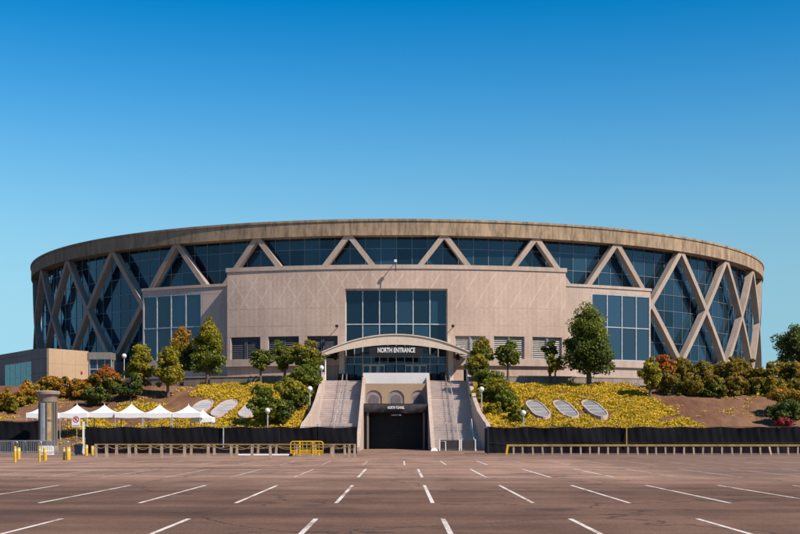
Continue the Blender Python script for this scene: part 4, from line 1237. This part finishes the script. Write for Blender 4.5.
# tan wall panels, two by three, with recessed joints
u = Vector(A_) - Vector(B_)
for i in range(3):
    for j, (z0, z1) in enumerate(((7.2, 10.9), (10.915, ZT))):
        p = Vector(B_) + u * (i / 3 + 0.0012); q = Vector(B_) + u * ((i + 1) / 3 - 0.0012)
        wall_seg(p, q, 0.12, z0, z1, 'tan', 'wall_panel', off=0.13)
for i in range(2):
    for z0, z1 in ((7.2, 9.6), (9.64, 11.5), (11.54, ZT)):
        p = Vector(C_).lerp(Vector(B_), i / 2 + 0.008); q = Vector(C_).lerp(Vector(B_), (i + 1) / 2 - 0.008)
        wall_seg(p, q, 0.12, z0, z1, 'dark_conc', 'wall_panel', off=0.13)
wall_seg(Vector(D_), Vector(C_), 0.35, 11.3, 12.2, 'dark_conc', 'parapet', off=0.05)
wall_seg(Vector(D_), Vector(C_), 0.5, 12.2, ZT - 0.02, 'dark_conc', 'parapet_cap', off=0.13)
wall_seg(Vector(D_), Vector(C_), 0.35, 7.0, 8.2, 'dark_conc', 'window_sill', off=0.05)
wall_seg(Vector(E_), Vector(D_), 0.5, 12.2, ZT - 0.02, 'dark_conc', 'parapet_cap', off=0.13)
win = wall_seg(Vector(D_).lerp(Vector(C_), 0.0), Vector(D_).lerp(Vector(C_), 0.14), 0.3, 8.2, 11.3, 'dark_conc', 'window_pier', off=0.04)
wv = Vector(C_) - Vector(D_)
wa, wbq = Vector(D_) + wv * 0.14, Vector(C_)
frm = MB()
un = wv.normalized(); nn = Vector((un.y, -un.x)); nn = nn if nn.y < 0 else -nn
def fbar(p, q, z0, z1, th=0.08):
    p2, q2 = p - nn * th, q - nn * th
    frm.hexa([(*p, z0), (*q, z0), (*q2, z0), (*p2, z0)], [(*p, z1), (*q, z1), (*q2, z1), (*p2, z1)])
for i in range(6):
    c = wa.lerp(wbq, i / 5); fbar(c - un * 0.06, c + un * 0.06, 8.2, 11.3)
for z in (8.2, 9.25, 10.3, 11.2): fbar(wa, wbq, z, z + 0.1, 0.075)
wf = frm.build('window', 'frame', an); WLOC[wf.name] = Vector((-46, 160, 7.5))
for i in range(5):
    for z0, z1 in ((8.3, 9.25), (9.35, 10.3), (10.4, 11.2)):
        p, q = wa.lerp(wbq, i / 5) + un * 0.07, wa.lerp(wbq, (i + 1) / 5) - un * 0.07
        wall_seg(p, q, 0.03, z0, z1, 'glass_teal', 'pane', wf, off=-0.02)
wall_seg(wa - nn * 2.2, wbq - nn * 2.2, 0.2, 8.0, 11.6, 'interior_pale', 'inner_wall')
b = MB(); b.box(-42.1, -39.0, 163.5, 168, 11.75, 12.7); b.build('link_parapet', 'dark_conc', an)
b = MB()
for x in (-42.0, -41.0, -40.0, -39.1): b.box(x, x + 0.1, 163.9, 164.05, 7.6, 11.75)
for z in (9.0, 10.4): b.box(-42.0, -39.0, 163.92, 164.03, z, z + 0.1)
lw = b.build('link_window', 'frame', an); WLOC[lw.name] = Vector((-46, 160, 7.5))
for x in (-41.9, -40.9, -39.9):
    for z0, z1 in ((7.6, 9.0), (9.1, 10.4), (10.5, 11.75)):
        one('pane', 'glass', lambda b: b.box(x, x + 0.8 if x < -40 else x + 0.8, 163.95, 163.98, z0, z1), lw)
b = MB(); b.box(-42.0, -39.0, 165.2, 165.4, 7.5, 11.75); b.build('link_back_wall', 'interior', an)
one('alarm_box', 'red', lambda b: b.obox(tuple(Vector(B_).lerp(Vector(A_), 0.82) + Vector((0.16, -0.12))), atan2(u.y, u.x), (0.14, 0.06), 9.75, 10.05), an)

# ------------------------------------------------------------------ globe lamps
LAMPS = [(267.6, 410.7, 127.0, 'globe lamp lowest on the left bank, in front of the bushes'), (309.8, 388.9, 134.0, 'globe lamp halfway up the left stair wall'), (321.5, 367.9, 143.5, 'globe lamp at the top of the left stair wall'),
         (481.6, 389.3, 134.0, 'globe lamp halfway up the right stair wall'), (523.4, 413.0, 127.5, 'globe lamp lowest on the right bank, among the bushes'), (124.2, 356.0, 149.0, 'globe lamp standing before the arena braces at the left')]
for px, py, d, lab in LAMPS:
    x, z = PX(px, d), PZ(py, d); g = ground_z(x, d) - 0.15
    t = thing('globe_lamp', (x, d, g), lab, 'lamp post', 'white globe lamp posts')
    one('base', 'conc', lambda b: b.lathe((x, d), [(0.2, g), (0.2, g + 0.45), (0.12, g + 0.5)], 12), t, True)
    one('pole', 'frame', lambda b: b.tube([(x, d, g + 0.3), (x, d, z - 0.26)], [0.075, 0.06], 8), t, True)
    one('collar', 'frame', lambda b: b.lathe((x, d), [(0.07, z - 0.36), (0.16, z - 0.30), (0.15, z - 0.24)], 12), t, True)
    one('globe', 'globe', lambda b: b.lathe((x, d), [(0.29 * cos(R(a)) + 0.002, z + 0.29 * sin(R(a))) for a in range(-75, 91, 15)], 18), t, True)

# ------------------------------------------------------------------ oval skylights on the banks
OVALS = []
OV = [(196.5, 411.5, 208.5, 399.5, 'white oval skylight on left bank, the one farthest from the stairs'), (215, 416, 233, 399.5, 'white oval skylight on left bank, middle one'), (243, 416.5, 259, 400, 'white oval skylight on left bank, half behind the bush'),
      (545.5, 417, 531, 400, 'grey oval skylight on right bank, nearest to the stairs'), (574, 417, 558, 400, 'grey oval skylight on right bank, middle one'), (603.5, 416.5, 586, 400, 'grey oval skylight on right bank, farthest from the stairs')]
def slope_pt(px, py):
    k = (HY - py) / FPX
    d = (120 * SL + CAMZ - 0.25) / (SL - k)
    return Vector((PX(px, d), d))
for px0, py0, px1, py1, lab in OV:
    p, q = slope_pt(px0, py0), slope_pt(px1, py1)
    OVALS.append((p, q))
    c = (p + q) / 2; ax = (q - p); L = ax.length / 2; ax.normalize(); wd = Vector((ax.y, -ax.x))
    rad = 1.0; cap = 2.3
    zc_ = (c.y - 120) * SL
    t = thing('oval_skylight', (c.x, c.y, zc_), lab, 'skylight', 'oval skylights on the banks')
    def outline(rr, n=12):
        o = []
        for k in range(n + 1):
            a = -pi / 2 + pi * k / n; o.append((L - cap + (cap - rad + rr) * cos(a), rr * sin(a)))
        for k in range(n + 1):
            a = pi / 2 + pi * k / n; o.append((-(L - cap) + (cap - rad + rr) * cos(a), rr * sin(a)))
        return o
    def W(a, w_, h):
        pnt = c + ax * a + wd * w_
        return (pnt.x, pnt.y, (pnt.y - 120) * SL + h)
    lo, li = outline(rad), outline(rad - 0.14)
    b = MB(); n = len(lo)
    for (o_, h) in ((lo, -0.2), (lo, 0.27), (li, 0.27), (li, 0.16)):
        b.v += [W(a, w_, h) for a, w_ in o_]
    for r_ in range(3):
        for k in range(n):
            k2 = (k + 1) % n
            b.f.append((r_ * n + k, r_ * n + k2, (r_ + 1) * n + k2, (r_ + 1) * n + k)); b.m.append(0)
    b.build('kerb', 'conc', t)
    b = MB(); b.face([W(a, w_, 0.19) for a, w_ in li]); b.build('panel', 'oval_glass' if px0 > 400 else 'oval_sky_sheen', t, fix=False)
    for s_ in (-0.26, 0.26, 0.0):
        b = MB(); aa = (L - 0.4) * s_ * 1.5
        b.hexa([W(aa - 0.04, -rad + 0.2, 0.19), W(aa + 0.04, -rad + 0.2, 0.19), W(aa + 0.04, rad - 0.2, 0.19), W(aa - 0.04, rad - 0.2, 0.19)],
               [W(aa - 0.04, -rad + 0.2, 0.24), W(aa + 0.04, -rad + 0.2, 0.24), W(aa + 0.04, rad - 0.2, 0.24), W(aa - 0.04, rad - 0.2, 0.24)])
        b.build('glazing_bar', 'frame', t)

# ------------------------------------------------------------------ planting
def quads_object(name, centers, normals, size, mat, parent, aspect=1.5):
    """many single leaf faces, one mesh"""
    n = len(centers)
    rng = RNG
    nrm_ = normals / (np.linalg.norm(normals, axis=1, keepdims=True) + 1e-9)
    rnd = rng.normal(size=(n, 3))
    tx = np.cross(nrm_, rnd); tx /= np.linalg.norm(tx, axis=1, keepdims=True) + 1e-9
    ty = np.cross(nrm_, tx)
    s = (size * rng.uniform(0.45, 1.6, size=n))[:, None]
    bend = nrm_ * s * 0.25
    v = np.empty((n, 4, 3))
    v[:, 0] = centers - tx * s * aspect * 0.5 - bend
    v[:, 1] = centers - ty * s * 0.5
    v[:, 2] = centers + tx * s * aspect * 0.5 - bend
    v[:, 3] = centers + ty * s * 0.5
    off = np.array(WLOC.get(parent.name, Vector((0, 0, 0)))) if parent is not None else np.zeros(3)
    v = (v.reshape(-1, 3) - off).astype(np.float32)
    me = bpy.data.meshes.new(name)
    me.vertices.add(n * 4); me.loops.add(n * 4); me.polygons.add(n)
    me.vertices.foreach_set('co', v.ravel())
    me.loops.foreach_set('vertex_index', np.arange(n * 4, dtype=np.int32))
    me.polygons.foreach_set('loop_start', np.arange(0, n * 4, 4, dtype=np.int32))
    me.polygons.foreach_set('loop_total', np.full(n, 4, dtype=np.int32))
    me.materials.append(M[mat])
    me.update(calc_edges=True)
    o = bpy.data.objects.new(name, me); COL.objects.link(o)
    if parent is not None: o.parent = parent
    return o

def crown_points(c, rad, shape, n_clump, per, leaf):
    rng = RNG
    d = rng.normal(size=(n_clump, 3)); d /= np.linalg.norm(d, axis=1, keepdims=True)
    rr = rng.uniform(0.25, 1.0, size=n_clump) ** 0.5
    p = d * rr[:, None] * 0.86
    if shape == 'cone':
        h = (p[:, 2] + 1) / 2
        k = np.clip(1.30 - 1.05 * h, 0.15, 1.1)
        p[:, 0] *= k; p[:, 1] *= k
    elif shape == 'egg':
        h = (p[:, 2] + 1) / 2
        k = np.clip(1.20 - 0.78 * h, 0.25, 1.05)
        p[:, 0] *= k; p[:, 1] *= k
    ph = rng.uniform(0, 6.28, size=4)
    az = np.arctan2(d[:, 1], d[:, 0])
    lob = 1 + 0.16 * np.sin(3 * az + ph[0] + 2.2 * d[:, 2]) + 0.12 * np.sin(5 * az + ph[1] - 4 * d[:, 2]) + 0.10 * np.sin(6 * d[:, 2] + ph[2])
    p *= lob[:, None] * np.array([1, 1, 0.55]) + np.array([0, 0, 0.45])
    cl = p * np.array(rad) + np.array(c)
    cr = rng.uniform(0.55, 1.25, size=n_clump) * 0.30 * (rad[0] * rad[1] * rad[2]) ** (1 / 3) * (1.12 if n_clump < 40 else 0.85)
    g = rng.normal(size=(n_clump, per, 3)); g /= np.linalg.norm(g, axis=2, keepdims=True)
    g *= (rng.uniform(0.1, 1.0, size=(n_clump, per, 1)) ** 0.4)
    pts = cl[:, None, :] + g * cr[:, None, None] * np.array([1.05, 1.05, 0.8])
    nr = g + np.array([0, 0, 0.45]) + rng.normal(size=g.shape) * 0.55
    return pts.reshape(-1, 3), nr.reshape(-1, 3), cl

def tree(name, px, ytop, ybot, wpx, d, mat, shape, lab, cat='tree', group=None, trunk=True, dens=1.0, leaf=0.155, base=None, second=None):
    x = PX(px, d); zt, zb = PZ(ytop, d), PZ(ybot, d)
    g = ground_z(x, d) if base is None else base
    rx = wpx * d / FPX / 2 * 1.12; rz = (zt - zb) / 2; cz = (zt + zb) / 2
    t = thing(name, (x, d, g), lab, cat, group)
    vol = rx * rx * rz
    ncl = int(max(22, min(170, 16 * vol ** 0.62)) * dens)
    per = 125
    pts, nr, cl = crown_points((x, d, cz), (rx, rx, rz), shape, ncl, per, leaf)
    pts[:, 2] = np.maximum(pts[:, 2], g + 0.05)
    if second:
        hi_mask = (pts[:, 2] - zb) / (zt - zb) + RNG.normal(size=len(pts)) * 0.12 > 0.55
        quads_object('crown', pts[~hi_mask], nr[~hi_mask], leaf, mat, t)
        quads_object('crown_top', pts[hi_mask], nr[hi_mask], leaf, second, t)
    else:
        quads_object('crown', pts, nr, leaf, mat, t)
    # trunk and limbs
    b = MB(); r0 = max(0.06, 0.035 * (zt - g))
    lean = random.uniform(-0.12, 0.12) * rx
    tp = [(x, d, g - 0.3), (x + lean * 0.4, d, g + (cz - g) * 0.5), (x + lean, d, cz), (x + lean * 0.5, d, zb + (zt - zb) * 0.8)]
    b.tube(tp, [r0, r0 * 0.8, r0 * 0.55, r0 * 0.15], 7)
    order = list(range(len(cl))); random.shuffle(order)
    for i in order[:9]:
        q = cl[i]; hz = min(max(zb - 0.1, q[2] - 0.6 * rx), cz); hz = max(hz, g + 0.1)
        st = (x + lean * 0.7, d, hz)
        mid = ((st[0] + q[0]) / 2, (st[1] + q[1]) / 2, (st[2] + q[2]) / 2 + 0.15)
        b.tube([st, mid, tuple(q)], [r0 * 0.4, r0 * 0.28, r0 * 0.08], 5)
    b.build('trunk', 'bark', t, True)
    return t

# left of the stairs
tree('street_tree', 141, 337, 390, 29, 143, 'lime', 'egg', 'tall yellow-green tree, leftmost of the four before the left wing windows', group='trees left of the stairs')
tree('street_tree', 168.5, 344, 391, 33, 140.5, 'lime', 'egg', 'round yellow-green tree with thin trunk, second of the four before the left wing windows', group='trees left of the stairs')
tree('street_tree', 181.5, 325, 374, 31, 148, 'green', 'egg', 'tree with orange top between the yellow-green trees before the left wing', group='trees left of the stairs', second='amber')
tree('street_tree', 208, 315.5, 379, 35, 146, 'green', 'cone', 'large bright green pointed tree at the left edge of the entrance block', group='trees left of the stairs', dens=1.25, second='lime')
tree('street_tree', 106, 365.5, 394, 40, 141, 'green', 'egg', 'small tree with red-orange crown below the left arena braces', group='autumn trees at the left', second='rust')
tree('shrub', 130, 374, 398, 26, 139, 'deep', 'ball', 'dark green shrub under the leftmost yellow-green tree', 'shrub', 'shrubs left of the stairs')
tree('shrub', 84, 376, 402, 27, 140, 'amber', 'ball', 'amber shrub just left of the red-orange tree', 'shrub', 'autumn shrubs before the annex')
tree('shrub', 66, 377, 403, 28, 141, 'amber', 'ball', 'amber shrub below the right half of the tan annex wall', 'shrub', 'autumn shrubs before the annex', second='amber')
tree('shrub', 47, 373, 404, 34, 142, 'lime', 'ball', 'tall amber and green shrub below the corner of the tan annex wall', 'shrub', 'autumn shrubs before the annex', second='amber')
tree('shrub', 26, 384, 410, 32, 138, 'lime', 'ball', 'amber and green shrub below the teal window', 'shrub', 'autumn shrubs before the annex', second='amber')
tree('shrub', 6, 387, 414, 34, 135, 'lime', 'ball', 'golden shrub cut by the left edge of the picture', 'shrub', 'autumn shrubs before the annex', second='amber')
tree('shrub', 96, 386, 404, 26, 137, 'deep', 'ball', 'low dark green shrub below the red-orange tree', 'shrub', 'shrubs left of the stairs')
tree('sapling', 260.7, 347.5, 370, 21, 146, 'green', 'ball', 'small round sapling before the left louvres', group='saplings before the entrance block', base=7.5)
tree('sapling', 284.5, 341, 372, 21, 146.4, 'green', 'ball', 'slim tree just left of the bushy one at the left canopy end', group='saplings before the entrance block', base=7.5)
tree('street_tree', 305.5, 340, 376, 33, 145.5, 'green', 'ball', 'bushy green tree touching the left end of the canopy', group='trees left of the stairs', base=7.5, second='lime')
tree('shrub', 304, 362, 390, 34, 141, 'green', 'ball', 'green bush below the bushy tree, along the left stair wall', 'shrub', 'shrubs left of the stairs')
tree('shrub', 292, 377, 410, 36, 135, 'green', 'ball', 'large green bush left of the halfway globe lamp', 'shrub', 'shrubs left of the stairs', second='lime')
tree('shrub', 265.5, 384, 426, 32, 128.5, 'green', 'ball', 'large rounded green bush behind the lowest left globe lamp', 'shrub', 'shrubs left of the stairs')
tree('shrub', 282, 398, 424, 24, 129.5, 'deep', 'ball', 'dark green bush between the two lower left globe lamps', 'shrub', 'shrubs left of the stairs')
# right of the stairs
tree('street_tree', 481.5, 333, 372, 25, 146, 'green', 'egg', 'slim green tree at the right end of the canopy', group='trees right of the stairs', base=7.5, second='lime')
tree('sapling', 508, 339, 368, 23, 146, 'green', 'ball', 'sapling with thin trunk right of the slim tree', group='saplings before the entrance block', base=7.5)
tree('sapling', 550, 340, 358, 17, 147, 'deep', 'ball', 'dark sapling just left of the large dense tree', group='saplings before the entrance block', base=7.5)
tree('sapling', 555, 353, 372, 17, 146, 'lime', 'ball', 'low yellow-green sapling just left of the large dense tree', group='saplings before the entrance block', base=7.5)
tree('street_tree', 589, 304.5, 382, 50, 145.5, 'deep', 'egg', 'large dense dark green tree before the right wing', group='trees right of the stairs', base=7.4, dens=1.3, second='green')
RS = [(479, 352, 384, 24, 142.5, 'green', 'lime', 'green bush below the slim tree, topmost along the right stair wall'), (488, 366, 396, 24, 140, 'green', None, 'second green bush down along the right stair wall'), (499, 376, 404, 26, 137.5, 'green', 'lime', 'third green bush down along the right stair wall'),
      (507, 387, 414, 23, 134, 'green', None, 'fourth green bush down along the right stair wall'), (518, 402, 424, 22, 130.5, 'green', 'lime', 'lowest green bush on the right bank beside the globe lamp'), (494, 400, 418, 20, 133, 'lime', None, 'low yellow-green bush by the right stair wall'), (477, 388, 402, 14, 137, 'lime', None, 'small yellow-green bush hugging the right stair wall')]
for px, a, c, w, d, m1, m2, lab in RS:
    tree('shrub', px, a, c, w, d, m1, 'ball', lab, 'shrub', 'shrubs right of the stairs', second=m2)
tree('sapling', 650, 354, 390, 27, 140.5, 'lime', 'egg', 'yellow-green sapling at the left end of the bronze hedge', group='saplings before the entrance block')
ORD = ['first', 'second', 'third', 'fourth', 'fifth', 'sixth', 'seventh', 'eighth', 'ninth', 'tenth']
HG = [(664, 352), (682, 354), (700, 358), (717, 361), (734, 357), (751, 359), (768, 360), (785, 358), (802, 360)]
for i, (px, yt) in enumerate(HG):
    tree('shrub', px, yt + random.uniform(-2, 2), 393, 27 + random.uniform(-2, 4), 144.5 + (i % 2) * 1.6, 'hedge', 'ball', '%s bronze-green shrub from the left in the tall hedge on the dirt bank' % ORD[i], 'shrub', 'bronze-green hedge shrubs', second='hedge' if i % 3 else 'rust' if i == 0 else 'hedge', dens=1.1)
for i, (px, yt) in enumerate([(673, 371), (692, 373), (712, 374), (733, 374), (754, 374), (776, 376), (797, 378)]):
    tree('shrub', px, yt, 400, 27, 141.5, 'hedge' if i % 2 else 'green', 'ball', '%s low shrub from the left along the foot of the hedge' % ORD[i], 'shrub', 'low shrubs at the foot of the hedge', dens=1.0, second='hedge')
tree('street_tree', 797, 325, 372, 40, 165, 'deep', 'ball', 'dark green tree standing beyond the hedge at the right edge', group='trees right of the stairs')
tree('shrub', 789, 398, 425, 38, 129, 'deep', 'ball', 'dark green shrub low on the right bank at the picture edge', 'shrub', 'shrubs at the right edge')
tree('shrub', 790, 388, 404, 36, 133, 'hedge', 'ball', 'bronze shrub above the dark green one at the right edge', 'shrub', 'shrubs at the right edge', second='amber')
tree('shrub', 784, 418, 428, 18, 124.5, 'redleaf', 'ball', 'small red-leaved shrub behind the right fence', 'shrub', 'shrubs at the right edge')

# yellow ground cover on the banks
def cover(xf0, xf1, d0, d1, count, keep, lab):
    rng = RNG
    d = rng.uniform(d0, d1, size=count)
    u = rng.uniform(0, 1, size=count)
    a = np.array([xf0(q) for q in d]); c = np.array([xf1(q) for q in d])
    x = a + (c - a) * u + rng.normal(size=count) * 0.5 * (np.abs(a + (c - a) * u - CX) > 14)
    field = np.sin(x * 0.55 + np.sin(d * 0.4) * 1.7) + np.sin(d * 0.8 + x * 0.21) + 0.7 * np.sin(x * 1.7 - d * 1.3) + rng.normal(size=count) * 0.5
    ok = field > keep(x, d)
    for p_, q_ in OVALS:
        ax_ = np.array(q_ - p_); L_ = np.linalg.norm(ax_); ax_ = ax_ / L_
        rel = np.stack([x - p_.x, d - p_.y], 1)
        al = np.clip(rel @ ax_, 0.6, L_ - 0.6)
        ok &= np.linalg.norm(rel - al[:, None] * ax_, axis=1) > 1.3
    x, d = x[ok], d[ok]
    z = np.array([ground_z(p, q) for p, q in zip(x, d)])
    per = 9
    n = len(x)
    h = rng.uniform(0.05, 0.30, size=n) * (0.8 + 0.35 * np.sin(x * 1.7 - d * 1.3))
    pts = np.repeat(np.stack([x, d, z], 1), per, 0) + rng.normal(size=(n * per, 3)) * np.array([0.20, 0.20, 0.0])
    pts[:, 2] += np.repeat(h * (0.55 + 0.9 * (np.sin(x * 2.3 + np.sin(d * 1.9)) * np.sin(d * 2.7 + np.sin(x * 1.3)) > -0.1)), per) * rng.uniform(0.2, 1.1, size=n * per)
    nr = rng.normal(size=(n * per, 3)) * 0.8 + np.array([0.45, -0.55, 0.75])
    o = quads_object('ground_cover', pts, nr, 0.12, 'cover', None, 1.4)
    o['kind'] = 'stuff'; o['label'] = lab; o['category'] = 'ground cover'
cover(lambda d: CX + half_width(d) + 0.6, lambda d: 33.5 - (d - 122) * 0.26, 121.5, 147.5, 27000, lambda x, d: np.where(x > 22, -1.2, -1.5), 'yellow flowering ground cover on right bank')
cover(lambda d: 31 - (d - 122) * 0.2, lambda d: 47.0, 122.5, 143, 900, lambda x, d: 1.0 + 0 * x, 'sparse dry weeds on bare dirt bank at right')
cover(lambda d: -50, lambda d: -30.0, 122.5, 143, 1200, lambda x, d: 0.9 + 0 * x, 'sparse dry weeds on bare dirt bank at left')
cover(lambda d: -36 + (d - 122) * 0.35, lambda d: CX - half_width(d) - 0.6, 121.5, 147.5, 27000, lambda x, d: np.where(x < -22, 0.0, np.where(x > -13, 0.0, -1.4)) + np.where((d > 131) & (x < -24), 1.4, 0), 'yellow flowering ground cover on left bank')
